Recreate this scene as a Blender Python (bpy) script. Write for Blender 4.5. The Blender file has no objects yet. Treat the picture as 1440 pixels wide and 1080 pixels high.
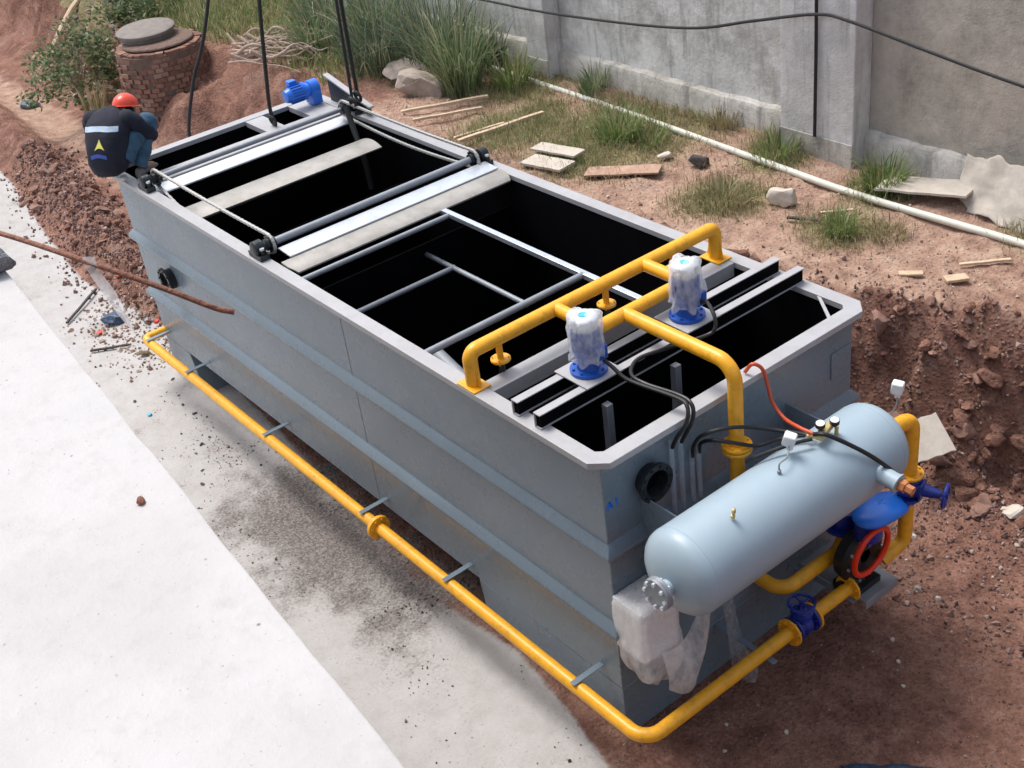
import bpy, bmesh, math, random
from mathutils import Vector, Matrix, Euler, noise
R = math.radians
rnd = random.Random(7)
scene = bpy.context.scene
col = scene.collection

# ------------------------------------------------------------------ materials
def new_mat(name):
    m = bpy.data.materials.new(name); m.use_nodes = True
    nt = m.node_tree; b = nt.nodes['Principled BSDF']
    return m, nt, b
def N(nt, t, **kw):
    n = nt.nodes.new(t)
    for k, v in kw.items():
        if k in n.inputs: n.inputs[k].default_value = v
        else: setattr(n, k, v)
    return n
def noise_node(nt, scale, detail=5, rough=.6, vec=None):
    n = N(nt, 'ShaderNodeTexNoise'); n.inputs['Scale'].default_value = scale
    n.inputs['Detail'].default_value = detail; n.inputs['Roughness'].default_value = rough
    if vec: nt.links.new(vec, n.inputs['Vector'])
    return n
def ramp(nt, fac, stops):
    r = N(nt, 'ShaderNodeValToRGB'); e = r.color_ramp.elements
    while len(e) < len(stops): e.new(.5)
    for el, (p, c) in zip(e, stops):
        el.position = p; el.color = (*c, 1) if len(c) == 3 else c
    nt.links.new(fac, r.inputs['Fac']); return r
def mixc(nt, fac, a, b, mode='MIX'):
    m = N(nt, 'ShaderNodeMix'); m.data_type = 'RGBA'; m.blend_type = mode
    for i, v in ((0, fac), (6, a), (7, b)):
        if hasattr(v, 'default_value') or hasattr(v, 'is_output'): nt.links.new(v, m.inputs[i])
        else: m.inputs[i].default_value = v if i == 0 else (*v, 1)
    return m.outputs[2]
def coords(nt): return N(nt, 'ShaderNodeNewGeometry').outputs['Position']
def bump(nt, b, h, strength=.3, dist=.01, prev=None):
    n = N(nt, 'ShaderNodeBump'); n.inputs['Strength'].default_value = strength; n.inputs['Distance'].default_value = dist
    nt.links.new(h, n.inputs['Height'])
    if prev: nt.links.new(prev, n.inputs['Normal'])
    nt.links.new(n.outputs['Normal'], b.inputs['Normal']); return n.outputs['Normal']

def paint(name, c, rough=.35, metal=0., var=.12, scale=3., bmp=.05, dirt=None, dirt_amt=.35, streak=False, ior=1.5):
    """painted or plain surface: colour drifts, faint dents, dust"""
    m, nt, b = new_mat(name); P = coords(nt)
    n1 = noise_node(nt, scale, 6, .65, P)
    lo = tuple(max(0, x*(1-var)) for x in c); hi = tuple(min(1, x*(1+var)) for x in c)
    c1 = ramp(nt, n1.outputs['Fac'], [(.3, lo), (.7, hi)]).outputs['Color']
    if dirt:
        vec = P
        if streak:
            mp = N(nt, 'ShaderNodeMapping'); mp.inputs['Scale'].default_value = (6, 6, .7); nt.links.new(P, mp.inputs['Vector']); vec = mp.outputs[0]
        n2 = noise_node(nt, 2.2 if streak else scale*2.7, 8, .7, vec)
        f = ramp(nt, n2.outputs['Fac'], [(.5, (0, 0, 0)), (.78, (dirt_amt,)*3)]).outputs['Color']
        c1 = mixc(nt, f, c1, dirt)
    nt.links.new(c1, b.inputs['Base Color'])
    n3 = noise_node(nt, scale*4, 4, .6, P)
    rr = N(nt, 'ShaderNodeMapRange'); rr.inputs['To Min'].default_value = max(.03, rough-.1); rr.inputs['To Max'].default_value = min(1, rough+.12)
    nt.links.new(n3.outputs['Fac'], rr.inputs['Value']); nt.links.new(rr.outputs[0], b.inputs['Roughness'])
    b.inputs['Metallic'].default_value = metal; b.inputs['IOR'].default_value = ior
    if bmp:
        n4 = noise_node(nt, scale*1.3, 3, .5, P); bump(nt, b, n4.outputs['Fac'], bmp, .02)
    return m

M = {}
M['tank'] = paint('shaded_grey_paint', (.165, .215, .262), .27, .0, .07, 1.2, .14, (.20, .20, .195), .10, True, 1.6)  # shaded copy of the rim's paint: wall shade and sky blue in the colour
M['rim'] = paint('sunlit_grey_paint', (.385, .385, .40), .42, .0, .08, 4, .05, (.32, .29, .26), .6)  # same paint lightened; the sunlight on top faces is in the colour
M['vessel'] = paint('blue_grey_vessel_paint', (.325, .42, .49), .40, .0, .05, 2, .04, (.40, .46, .50), .3)
M['inner'] = paint('shade_black_lining', (.0028, .0028, .004), .8, 0, .3, 3, .05, ior=1.15)  # black coat darkened further, so the interior's shade sits in the colour
M['grey'] = paint('dull_grey_steel', (.27, .29, .32), .45, .3, .12, 6, .05)
M['galv'] = paint('galvanised_steel', (.62, .66, .72), .34, .75, .10, 9, .04)
M['dusty'] = paint('dusty_steel_plate', (.36, .345, .32), .42, .35, .2, 3, .08, (.26, .225, .18), .7)
M['yellow'] = paint('yellow_pipe_paint', (.86, .41, .020), .36, 0, .09, 6, .08, (.36, .19, .035), .75)
M['navy'] = paint('dark_blue_cast_iron', (.012, .030, .26), .28, 0, .2, 12, .10)
M['blue'] = paint('bright_blue_paint', (.025, .18, .75), .33, 0, .1, 6, .06)
M['mblue'] = paint('motor_blue_paint', (.012, .085, .42), .32, 0, .1, 8, .06)
M['black'] = paint('black_rubber', (.012, .012, .014), .45, 0, .2, 9, .05)
M['iron'] = paint('greasy_black_iron', (.030, .036, .042), .35, .5, .35, 30, .2)
M['bolt'] = paint('zinc_bolts', (.65, .70, .75), .3, .6, .1, 30, .05)
M['chain'] = paint('pale_chain_links', (.46, .45, .43), .42, .2, .15, 60, .3)
M['white'] = paint('white_plastic', (.78, .79, .80), .35, 0, .04, 9, .03)
M['red'] = paint('red_rubber_seal', (.85, .040, .010), .35, 0, .06, 9, .03)
M['redhose'] = paint('orange_red_hose', (.62, .09, .035), .4, 0, .06, 9, .03)
M['copper'] = paint('copper_fitting', (.62, .25, .11), .35, .6, .1, 30, .05)
M['brass'] = paint('brass_fitting', (.66, .52, .24), .35, .7, .1, 30, .05)
M['rust'] = paint('rusty_rebar', (.21, .085, .052), .75, .1, .35, 40, .5)
M['cable'] = paint('black_cable', (.015, .015, .017), .55, 0, .2, 20, .1)
M['pvc'] = paint('weathered_white_pipe', (.66, .66, .58), .5, 0, .08, 4, .05, (.45, .40, .30), .5)
M['wood'] = paint('weathered_board', (.42, .27, .20), .8, 0, .25, 9, .4, (.25, .15, .11), .5)
M['palewood'] = paint('pale_timber', (.55, .42, .29), .8, 0, .2, 12, .4)
M['greyboard'] = paint('grey_board', (.52, .47, .41), .85, 0, .12, 7, .3, (.35, .28, .22), .5)
M['bark'] = paint('dead_branch_bark', (.40, .31, .25), .9, 0, .3, 25, .6)
M['skin'] = paint('skin', (.36, .19, .12), .55, 0, .1, 15, .05)
M['jacket'] = paint('navy_work_jacket', (.007, .009, .022), .85, 0, .4, 9, .4)
M['reflect'] = paint('pale_blue_reflective_band', (.45, .55, .68), .5, 0, .1, 20, .2)
M['print'] = paint('yellow_print', (.75, .68, .15), .7, 0, .1, 20, .1)
M['printblue'] = paint('blue_print', (.05, .10, .40), .7, 0, .1, 20, .1)
M['jeans'] = paint('blue_denim', (.040, .095, .155), .9, 0, .35, 14, .5)
M['shoe'] = paint('dusty_grey_shoe', (.16, .14, .13), .8, 0, .3, 20, .3)
M['helmet'] = paint('red_orange_helmet', (.75, .07, .035), .3, 0, .05, 5, .02)
M['glove'] = paint('off_white_glove', (.62, .60, .56), .9, 0, .12, 30, .4)
M['bag'] = paint('dark_blue_plastic', (.03, .06, .12), .4, 0, .4, 30, .5)
M['scrapred'] = paint('red_plastic_scrap', (.70, .05, .05), .5, 0, .1, 30, .2)
M['scrapblue'] = paint('cyan_plastic_scrap', (.05, .45, .62), .5, 0, .1, 30, .2)
M['dark'] = paint('dark_wood_stick', (.06, .05, .045), .85, 0, .3, 30, .4)
M['leaf_dead'] = paint('dead_leaf', (.14, .10, .045), .8, 0, .4, 40, .4)
M['manhole'] = paint('dusty_iron_lid', (.20, .175, .16), .75, .1, .2, 9, .4)
M['stone'] = paint('reddish_stone', (.24, .135, .105), .9, 0, .4, 9, .9, (.34, .235, .185), .6)
M['greystone'] = paint('grey_stone', (.36, .30, .26), .9, 0, .25, 7, .6, (.24, .16, .13), .6)
M['palestone'] = paint('pale_stone', (.56, .50, .43), .9, 0, .15, 9, .5, (.36, .28, .22), .5)
M['mortarbrown'] = paint('brown_mortar', (.15, .098, .078), .95, 0, .3, 14, .6)
M['mortar'] = paint('grey_mortar', (.22, .23, .25), .95, 0, .4, 60, 1.)
M['brick'] = None

def film(name, c, alpha=.45, rough=.18, sc=18., lo_=.6, hi_=1.35):
    """wrinkled clear plastic: part of the light passes, part glints and scatters"""
    m, nt, b = new_mat(name); P = coords(nt)
    b.inputs['Base Color'].default_value = (*c, 1); b.inputs['Roughness'].default_value = rough
    tr = N(nt, 'ShaderNodeBsdfTransparent'); tl = N(nt, 'ShaderNodeBsdfTranslucent'); tl.inputs['Color'].default_value = (*c, 1)
    mp = N(nt, 'ShaderNodeMapping'); mp.inputs['Scale'].default_value = (1.25, 1.25, .75); nt.links.new(P, mp.inputs[0]); n = noise_node(nt, sc, 6, .62, mp.outputs[0]); bump(nt, b, n.outputs['Fac'], .75, .02)
    m1 = N(nt, 'ShaderNodeMixShader'); m1.inputs[0].default_value = .5
    nt.links.new(b.outputs[0], m1.inputs[1]); nt.links.new(tl.outputs[0], m1.inputs[2])
    r = ramp(nt, n.outputs['Fac'], [(.35, (alpha*lo_,)*3), (.65, (min(1, alpha*hi_),)*3)])
    m2 = N(nt, 'ShaderNodeMixShader'); nt.links.new(r.outputs[0], m2.inputs[0])
    nt.links.new(tr.outputs[0], m2.inputs[1]); nt.links.new(m1.outputs[0], m2.inputs[2])
    nt.links.new(m2.outputs[0], nt.nodes['Material Output'].inputs['Surface']); return m
M['film'] = film('clear_plastic_film', (.94, .97, 1.), .52)
M['filmthin'] = film('thin_clear_plastic', (.80, .82, .86), .34)
M['filmwhite'] = film('milky_plastic_film', (.95, .94, .94), .56, .20, 11, .65, 1.35)
M['tube'] = film('clear_tube', (.75, .80, .88), .40, .1, 5)

def foliage(name, a, b_, c_):
    m, nt, b = new_mat(name)
    g = N(nt, 'ShaderNodeNewGeometry')
    r = ramp(nt, g.outputs['Random Per Island'], [(0, a), (.45, b_), (.8, c_), (.92, (.38, .33, .19)), (1, (.46, .40, .26))])
    nt.links.new(r.outputs[0], b.inputs['Base Color']); b.inputs['Roughness'].default_value = .55
    tl = N(nt, 'ShaderNodeBsdfTranslucent'); nt.links.new(r.outputs[0], tl.inputs['Color'])
    ms = N(nt, 'ShaderNodeMixShader'); ms.inputs[0].default_value = .35
    nt.links.new(b.outputs[0], ms.inputs[1]); nt.links.new(tl.outputs[0], ms.inputs[2])
    nt.links.new(ms.outputs[0], nt.nodes['Material Output'].inputs['Surface']); return m
M['reed'] = foliage('reed_green', (.085, .135, .065), (.15, .22, .10), (.30, .36, .19))
M['reeddark'] = foliage('dark_reed_green', (.055, .09, .06), (.11, .16, .10), (.24, .29, .19))
M['grass'] = foliage('fresh_grass', (.10, .17, .045), (.18, .27, .08), (.34, .36, .16))
M['drygrass'] = foliage('dry_grass', (.20, .18, .09), (.33, .28, .15), (.46, .39, .24))
M['leafbush'] = foliage('bush_leaf', (.065, .115, .05), (.12, .18, .075), (.22, .27, .13))

# ------------------------------------------------------------------ mesh builder (world coordinates)
def frame_from(d):
    d = d.normalized(); u = Vector((0, 0, 1)) if abs(d.z) < .95 else Vector((1, 0, 0))
    a = d.cross(u).normalized(); return a, a.cross(d).normalized()
class MB:
    def __init__(s): s.v = []; s.f = []
    def add(s, vs, fs):
        o = len(s.v); s.v += [tuple(p) for p in vs]; s.f += [tuple(i+o for i in q) for q in fs]; return s
    def box(s, a, b, mat=None):
        (x0, y0, z0), (x1, y1, z1) = a, b
        vs = [Vector(p) for p in ((x0,y0,z0),(x1,y0,z0),(x1,y1,z0),(x0,y1,z0),(x0,y0,z1),(x1,y0,z1),(x1,y1,z1),(x0,y1,z1))]
        if mat: vs = [mat @ p for p in vs]
        return s.add(vs, [(0,3,2,1),(4,5,6,7),(0,1,5,4),(1,2,6,5),(2,3,7,6),(3,0,4,7)])
    def cbox(s, c, size, rot=(0,0,0)):
        mt = Matrix.Translation(c) @ Euler(rot).to_matrix().to_4x4(); h = [q/2 for q in size]
        return s.box((-h[0],-h[1],-h[2]), (h[0],h[1],h[2]), mt)
    def rings(s, rs, caps=True, closed=False):
        n = len(rs[0]); o = len(s.v)
        for r in rs: s.v += [tuple(p) for p in r]
        m = len(rs)
        for i in range(m-1 if not closed else m):
            a = o+i*n; b = o+((i+1) % m)*n
            for j in range(n): k = (j+1) % n; s.f.append((a+j, a+k, b+k, b+j))
        if caps and not closed:
            s.f.append(tuple(o+j for j in range(n-1, -1, -1))); s.f.append(tuple(o+(m-1)*n+j for j in range(n)))
        return s
    def lathe(s, p, d, prof, n=24, caps=True):
        p = Vector(p); d = Vector(d).normalized(); a, b = frame_from(d); rs = []
        for t, r in prof:
            r = max(r, 1e-4)
            rs.append([p + d*t + (a*math.cos(2*math.pi*j/n) + b*math.sin(2*math.pi*j/n))*r for j in range(n)])
        return s.rings(rs, caps)
    def cyl(s, p, q, r, n=16, r2=None):
        p = Vector(p); q = Vector(q); d = q-p
        return s.lathe(p, d, [(0, r), (d.length, r if r2 is None else r2)], n)
    def tube(s, pts, r, n=12, closed=False, caps=True):
        pts = [Vector(p) for p in pts]; m = len(pts); rs = []; a = None
        for i, p in enumerate(pts):
            if closed: d = pts[(i+1) % m]-pts[i-1]
            else: d = pts[min(i+1, m-1)]-pts[max(i-1, 0)]
            d.normalize()
            if a is None: a, b = frame_from(d)
            else:
                a = (a - d*a.dot(d)).normalized(); b = a.cross(d)
            ri = r[i] if isinstance(r, (list, tuple)) else r
            rs.append([p + (a*math.cos(2*math.pi*j/n) + b*math.sin(2*math.pi*j/n))*ri for j in range(n)])
        return s.rings(rs, caps, closed)
    def pipe(s, pts, r, bend=.12, n=18):
        return s.tube(fillet(pts, bend), r, n)
    def torus(s, c, axis, R_, r, n=40, k=12, sq=1.):
        a, b = frame_from(Vector(axis)); c = Vector(c)
        return s.tube([c + (a*math.cos(2*math.pi*i/n) + b*math.sin(2*math.pi*i/n)*sq)*R_ for i in range(n)], r, k, closed=True)
    def flange(s, c, d, R_, t=.018, bolts=8, r_in=None, n=28):
        """round flange with bolt heads on both faces"""
        c = Vector(c); d = Vector(d).normalized()
        s.lathe(c - d*t/2, d, [(0, R_*.97), (.003, R_), (t-.003, R_), (t, R_*.97)], n)
        a, b = frame_from(d)
        for i in range(bolts):
            an = 2*math.pi*(i+.5)/bolts; p = c + (a*math.cos(an)+b*math.sin(an))*R_*.80
            s.cyl(p - d*(t/2+.012), p + d*(t/2+.012), R_*.085, 6)
        return s
    def prism(s, poly, d):
        """closed polygon (3d points) pushed along vector d"""
        poly = [Vector(p) for p in poly]; d = Vector(d)
        return s.rings([poly, [p+d for p in poly]])
    def build(s, name, mat, parent=None, smooth=35, bev=0, weld=False):
        me = bpy.data.meshes.new(name)
        o = bpy.data.objects.new(name, me)
        off = Vector((0, 0, 0))
        if parent is not None: off = world_loc(parent)
        me.from_pydata([tuple(Vector(p)-off) for p in s.v], [], s.f)
        if smooth:
            me.polygons.foreach_set('use_smooth', [True]*len(me.polygons))
            me.set_sharp_from_angle(angle=R(smooth))
        me.materials.append(M[mat] if isinstance(mat, str) else mat)
        bm = bmesh.new(); bm.from_mesh(me)
        if weld: bmesh.ops.remove_doubles(bm, verts=bm.verts, dist=1e-5)
        bmesh.ops.recalc_face_normals(bm, faces=bm.faces); bm.to_mesh(me); bm.free()
        col.objects.link(o)
        if parent is not None: o.parent = parent
        if bev:
            mo = o.modifiers.new('bevel', 'BEVEL'); mo.width = bev; mo.segments = 2; mo.limit_method = 'ANGLE'; mo.angle_limit = R(40)
        return o
def bolts(par, items, r, mat):
    for p, q in items: m_ = MB(); m_.cyl(p, q, r, 6); m_.build('bolt', mat, par)
def world_loc(o):
    l = Vector(o.location)
    while o.parent: o = o.parent; l += Vector(o.location)
    return l
def fillet(pts, bend, n=10):
    pts = [Vector(p) for p in pts]; out = [pts[0]]
    for i in range(1, len(pts)-1):
        p, a, b = pts[i], pts[i-1]-pts[i], pts[i+1]-pts[i]
        la, lb = a.length, b.length; a.normalize(); b.normalize()
        ang = math.acos(max(-1, min(1, a.dot(b))))
        if ang > math.pi-.02: out.append(p); continue
        t = min(bend/math.tan(ang/2), la*.49, lb*.49)
        p0, p1 = p+a*t, p+b*t
        cc = p+(a+b).normalized()*(t/math.cos(ang/2)) if ang > .02 else p; v0, v1 = p0-cc, p1-cc; om = v0.angle(v1)
        for k in range(n+1):
            u = k/n; out.append(cc+(v0*math.sin((1-u)*om)+v1*math.sin(u*om))/math.sin(om))
    out.append(pts[-1]); return out
def spline(pts, n=8):
    pts = [Vector(p) for p in pts]; P = [pts[0]*2-pts[1]] + pts + [pts[-1]*2-pts[-2]]; out = []
    for i in range(1, len(P)-2):
        a, b, c, d = P[i-1:i+3]
        for k in range(n):
            t = k/n
            out.append(.5*((2*b)+(c-a)*t+(2*a-5*b+4*c-d)*t*t+(3*b-a-3*c+d)*t**3))
    out.append(pts[-1]); return out
def tag(o, label=None, cat=None, group=None, kind=None):
    for k, v in (('label', label), ('category', cat), ('group', group), ('kind', kind)):
        if v: o[k] = v
    return o
def empty(name, loc, label, cat, group=None):
    o = bpy.data.objects.new(name, None); o.location = loc; o.empty_display_size = .2
    col.objects.link(o); return tag(o, label, cat, group)
def kids(o): return [c for c in bpy.data.objects if c.parent == o]
def copy_tree(o, parent=None):
    c = o.copy(); col.objects.link(c); c.parent = parent
    for ch in kids(o): copy_tree(ch, c)
    return c
def fbm(x, y, z=0., o=4, sc=1.): return noise.fractal(Vector((x*sc, y*sc, z)), 1., 2., o)
def lerp_tab(x, tab):
    if x <= tab[0][0]: return tab[0][1]
    for (a, u), (b, v) in zip(tab, tab[1:]):
        if x <= b: return u+(v-u)*(x-a)/(b-a)
    return tab[-1][1]
def sm(t): t = max(0., min(1., t)); return t*t*(3-2*t)

# ------------------------------------------------------------------ ground (one sheet)
UP = 1.3
TOP = [(-60, 6.), (-30, 5.2), (-22, 4.7), (-17, 4.1), (-14.5, 4.0), (-12, 4.0), (-8, 3.75), (-4, 3.62), (-1.5, 3.85), (-.4, 4.25), (1, 4.55), (4, 5.2), (8, 5.6), (60, 5.7)]
RID = [(-30, 2.2), (-17, 1.5), (-14, 1.25), (-12, .98), (-10, .72), (-8.6, .66), (-7.3, .78), (-6, .9)]
PALE = [(-60, 1.3), (-17, 1.0), (-14, .75), (-12, .45), (-10, .22), (-8.6, .30), (-7.3, .42), (-4, .2), (-3, .02), (-2, -.02), (-1.2, .06), (-.5, -.06), (0, -.17), (.5, -.45), (1, -1.), (4, -4), (60, -60)]
def bank_t(x, y):
    yt = lerp_tab(x, TOP) + .16*fbm(x, 3.3, 0, 3, .9); w = .62 if x > -4 else .62 + .5*sm((-4-x)/5)
    return (y-(yt-w))/w, yt, w
def ridge(x, y):
    c = lerp_tab(x, RID); d = (y-c)/(.36 if y > c else .30)
    return math.exp(-d*d)*sm((-6.9-x)/.8)*sm((x+34)/8)
def h(x, y, fine=True):
    t, yt, w = bank_t(x, y)
    z = UP*sm(t)*.86 + .14*UP*sm((y-(yt-w-1.1))/(1.1+w))
    z += .95*math.exp(-((x+12.35)/.8)**2-((y-3.05)/.55)**2)*(1-.85*sm(t)) + .28*math.exp(-((x+14.3)/.6)**2-((y-2.2)/.4)**2)
    far = max(abs(x), abs(y)) > 30
    z += .34*ridge(x, y)
    z += .10*sm((y-4.9)/1.)*sm(t)
    if far or not fine: return z
    on_bank = max(0, 1-abs(t-.5)*1.15)
    k = .012 + .20*on_bank + .075*min(1, ridge(x, y)*1.6) + .022*sm(t)
    if y < lerp_tab(x, PALE): k *= .25
    z += k*fbm(x, y, .3, 5, 2.3)
    if (x > -4 or x < -14.5) and on_bank > .05: z += on_bank*(.22*fbm(x, y, 7.7, 4, 1.3) + .34*(noise.voronoi(Vector((x*2.4, y*2.4, z*2.)))[0][0]-.3))
    if k > .03:
        z += k*.55*abs(fbm(x, y, 5.1, 3, 6.)) - k*.2
        d_, _p = noise.voronoi(Vector((x*5.5, y*5.5, z*4.)))
        z += k*(.7 if x < -4 else 1.)*(d_[1]-d_[0]-.25)
    # spoil around the front right corner of the pit
    z += .05*math.exp(-((x-.9)**2+(y-3.2)**2)/.6)*fbm(x, y, 2., 3, 3.)
    return z
def axis(parts):
    out = []
    for a, b, st in parts:
        n = max(1, round((b-a)/st)); out += [a+(b-a)*i/n for i in range(n)]
    return out+[parts[-1][1]]
xs = axis([(-250, -60, 38), (-60, -30, 5), (-30, -21, .2), (-21, -9, .085), (-9, 2.2, .05), (2.2, 5, .3), (5, 15, 2), (15, 60, 9), (60, 250, 38)])
ys = axis([(-250, -60, 38), (-60, -15, 9), (-15, -3, 1.), (-3, -1.6, .14), (-1.6, 5.8, .05), (5.8, 9, .4), (9, 20, 2.2), (20, 60, 8), (60, 250, 38)])
GRASSP = [(-5.5, 4.95, .85, 1.), (-3.4, 4.6, .45, .8), (-2.1, 4.75, .4, .7), (-2.3, 5.5, .3, 1.), (-3.6, 5.55, .35, .9), (-6.6, 4.6, .7, .8), (-15.2, 6.2, 2.3, 1.), (-11.2, 6.0, 1.3, 1.),
          (-7.6, 5.5, .6, .8), (-4.8, 5.7, .5, .6), (-.6, 5.7, .4, .8), (-19, 5.4, 3., .8), (-9.2, 5.4, .8, .8)]
def grassy(x, y):
    g = 0
    for a, b, r, k in GRASSP:
        d = ((x-a)**2+(y-b)**2)/(r*r)
        if d < 4: g = max(g, k*math.exp(-d*.8))
    return g
gv = []; gf = []; zone = []; grit = []
nx, ny = len(xs), len(ys)
for x in xs:
    for y in ys:
        fineok = -30 < x < 5 and -4 < y < 9
        gv.append((x, y, h(x, y, fineok)))
        t = bank_t(x, y)[0]
        pale = sm((lerp_tab(x, PALE)-y)/.22+.5)
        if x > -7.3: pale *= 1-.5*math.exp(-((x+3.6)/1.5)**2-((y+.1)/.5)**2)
        tan = .85*sm((t-.75)/.35) * (1-.5*sm((x+2.0)/2.)) *(1-.75*sm((-8.2-x)/.8)*sm((5.2-y)/.6)) if t > .5 else 0
        tan = max(tan, .8*sm((-9.5-x)/2.)*math.exp(-((y-2.15)/.42)**2))
        gr = grassy(x, y) if t > .6 else 0
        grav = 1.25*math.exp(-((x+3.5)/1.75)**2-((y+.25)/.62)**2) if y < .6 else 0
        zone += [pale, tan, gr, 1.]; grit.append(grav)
for i in range(nx-1):
    for j in range(ny-1):
        a = i*ny+j; gf.append((a, a+ny, a+ny+1, a+1))
me = bpy.data.meshes.new('ground'); me.from_pydata(gv, [], gf)
ca = me.color_attributes.new('zone', 'FLOAT_COLOR', 'POINT'); ca.data.foreach_set('color', zone)
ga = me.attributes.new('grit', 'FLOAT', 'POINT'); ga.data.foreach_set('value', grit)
me.polygons.foreach_set('use_smooth', [True]*len(me.polygons))
ground = bpy.data.objects.new('ground', me); col.objects.link(ground); tag(ground, kind='structure')
def soil():
    m, nt, b = new_mat('soil'); P = coords(nt)
    at = N(nt, 'ShaderNodeAttribute'); at.attribute_name = 'zone'
    ag = N(nt, 'ShaderNodeAttribute'); ag.attribute_name = 'grit'
    sp = N(nt, 'ShaderNodeSeparateColor'); nt.links.new(at.outputs['Color'], sp.inputs[0])
    big = noise_node(nt, 1.1, 6, .65, P); mid = noise_node(nt, 5., 7, .7, P); fin = noise_node(nt, 42., 6, .72, P)
    vor = N(nt, 'ShaderNodeTexVoronoi'); vor.inputs['Scale'].default_value = 26; nt.links.new(P, vor.inputs['Vector'])
    vor2 = N(nt, 'ShaderNodeTexVoronoi'); vor2.inputs['Scale'].default_value = 75; nt.links.new(P, vor2.inputs['Vector'])
    s = ramp(nt, mid.outputs['Fac'], [(.28, (.088, .043, .033)), (.47, (.195, .098, .074)), (.62, (.29, .158, .120)), (.8, (.40, .26, .205))]).outputs['Color']
    s = mixc(nt, ramp(nt, big.outputs['Fac'], [(.42, (0,)*3), (.66, (.55,)*3)]).outputs[0], s, (.33, .18, .125))
    sv = ramp(nt, vor2.outputs['Color'], [(0, (.55,)*3), (1, (1.35,)*3)]).outputs[0]
    s = mixc(nt, .6, s, sv, 'MULTIPLY')
    def wobble(src, w, lo, hi):
        a = N(nt, 'ShaderNodeMath'); a.operation = 'MULTIPLY_ADD'; nt.links.new(fin.outputs['Fac'], a.inputs[0]); a.inputs[1].default_value = w
        a2 = N(nt, 'ShaderNodeMath'); a2.operation = 'MULTIPLY_ADD'; nt.links.new(mid.outputs['Fac'], a2.inputs[0]); a2.inputs[1].default_value = w; 
        nt.links.new(src, a.inputs[2]); nt.links.new(a.outputs[0], a2.inputs[2])
        r = N(nt, 'ShaderNodeMapRange'); r.interpolation_type = 'SMOOTHSTEP'; r.inputs['From Min'].default_value = lo; r.inputs['From Max'].default_value = hi; nt.links.new(a2.outputs[0], r.inputs['Value']); return r.outputs[0]
    tan = ramp(nt, mid.outputs['Fac'], [(.3, (.24, .15, .115)), (.5, (.40, .26, .195)), (.72, (.54, .40, .31))]).outputs[0]
    s = mixc(nt, wobble(sp.outputs[1], .5, .62, 1.2), s, tan)
    olive = ramp(nt, mid.outputs['Fac'], [(.3, (.14, .135, .062)), (.6, (.29, .24, .13))]).outputs[0]
    s = mixc(nt, wobble(sp.outputs[2], .45, .6, 1.1), s, olive)
    pal = ramp(nt, mid.outputs['Fac'], [(.25, (.36, .34, .325)), (.5, (.43, .415, .408)), (.7, (.47, .458, .452))]).outputs[0]
    pal = mixc(nt, ramp(nt, big.outputs['Fac'], [(.5, (0,)*3), (.75, (.35,)*3)]).outputs[0], pal, (.36, .315, .27))
    pal = mixc(nt, ramp(nt, vor2.outputs['Color'], [(.04, (.55,)*3), (.13, (0,)*3)]).outputs[0], pal, (.27, .245, .23))
    pal = mixc(nt, ramp(nt, fin.outputs['Fac'], [(.52, (0,)*3), (.72, (.5,)*3)]).outputs[0], pal, (.34, .31, .29))
    s = mixc(nt, wobble(sp.outputs[0], .42, .72, 1.02), s, pal)
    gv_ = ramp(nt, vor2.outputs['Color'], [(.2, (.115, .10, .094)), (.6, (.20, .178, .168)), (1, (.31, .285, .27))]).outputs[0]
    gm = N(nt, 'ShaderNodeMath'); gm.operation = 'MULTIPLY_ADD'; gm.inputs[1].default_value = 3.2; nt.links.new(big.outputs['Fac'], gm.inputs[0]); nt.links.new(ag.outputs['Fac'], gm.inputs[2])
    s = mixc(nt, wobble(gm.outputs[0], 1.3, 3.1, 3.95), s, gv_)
    nt.links.new(s, b.inputs['Base Color']); b.inputs['Roughness'].default_value = .95; b.inputs['Specular IOR Level'].default_value = .2
    d = ramp(nt, vor.outputs['Distance'], [(0, (1,)*3), (.5, (0,)*3)]).outputs[0]
    n1 = bump(nt, b, d, .55, .03); n2 = bump(nt, b, mid.outputs['Fac'], .6, .06, n1); bump(nt, b, fin.outputs['Fac'], .7, .016, n2)
    rel = N(nt, 'ShaderNodeMapRange'); rel.inputs['To Min'].default_value = 1.; rel.inputs['To Max'].default_value = .16; nt.links.new(sp.outputs[0], rel.inputs['Value'])
    for bn in [q for q in nt.nodes if q.type == 'BUMP']:
        k_ = N(nt, 'ShaderNodeMath'); k_.operation = 'MULTIPLY'; k_.inputs[1].default_value = bn.inputs['Strength'].default_value; nt.links.new(rel.outputs[0], k_.inputs[0]); nt.links.new(k_.outputs[0], bn.inputs['Strength'])
    return m
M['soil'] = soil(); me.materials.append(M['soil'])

# ------------------------------------------------------------------ the water treatment tank and everything bolted to it
H = 2.315; L = 7.10; W = 2.40; E = .086
tank = empty('flotation_tank', (-3.55, 1.2, 0), 'long open-topped grey steel water treatment tank with yellow pipework standing in the trench', 'tank')
mb = MB()
prof = [(0, .45), (0, .910), (.044, .938), (.052, .965), (.040, .99), (0, 1.035), (0, 1.545), (.044, 1.573), (.052, 1.60), (.040, 1.625), (0, 1.67), (0, 2.276)]
def rect(o, z): return [(-L+E-o, E-o, z), (-E+o, E-o, z), (-E+o, W-E+o, z), (-L+E-o, W-E+o, z)]
mb.rings([rect(o, z) for o, z in prof], caps=False)
mb.f.append((0, 1, 2, 3))
mb.build('tank_body', 'tank', tank, bev=.006)
def sump(pts):
    m_ = MB(); m_.rings([[(x, E, z) for x, z in pts], [(x, W-E, z) for x, z in pts]]); return m_
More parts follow.
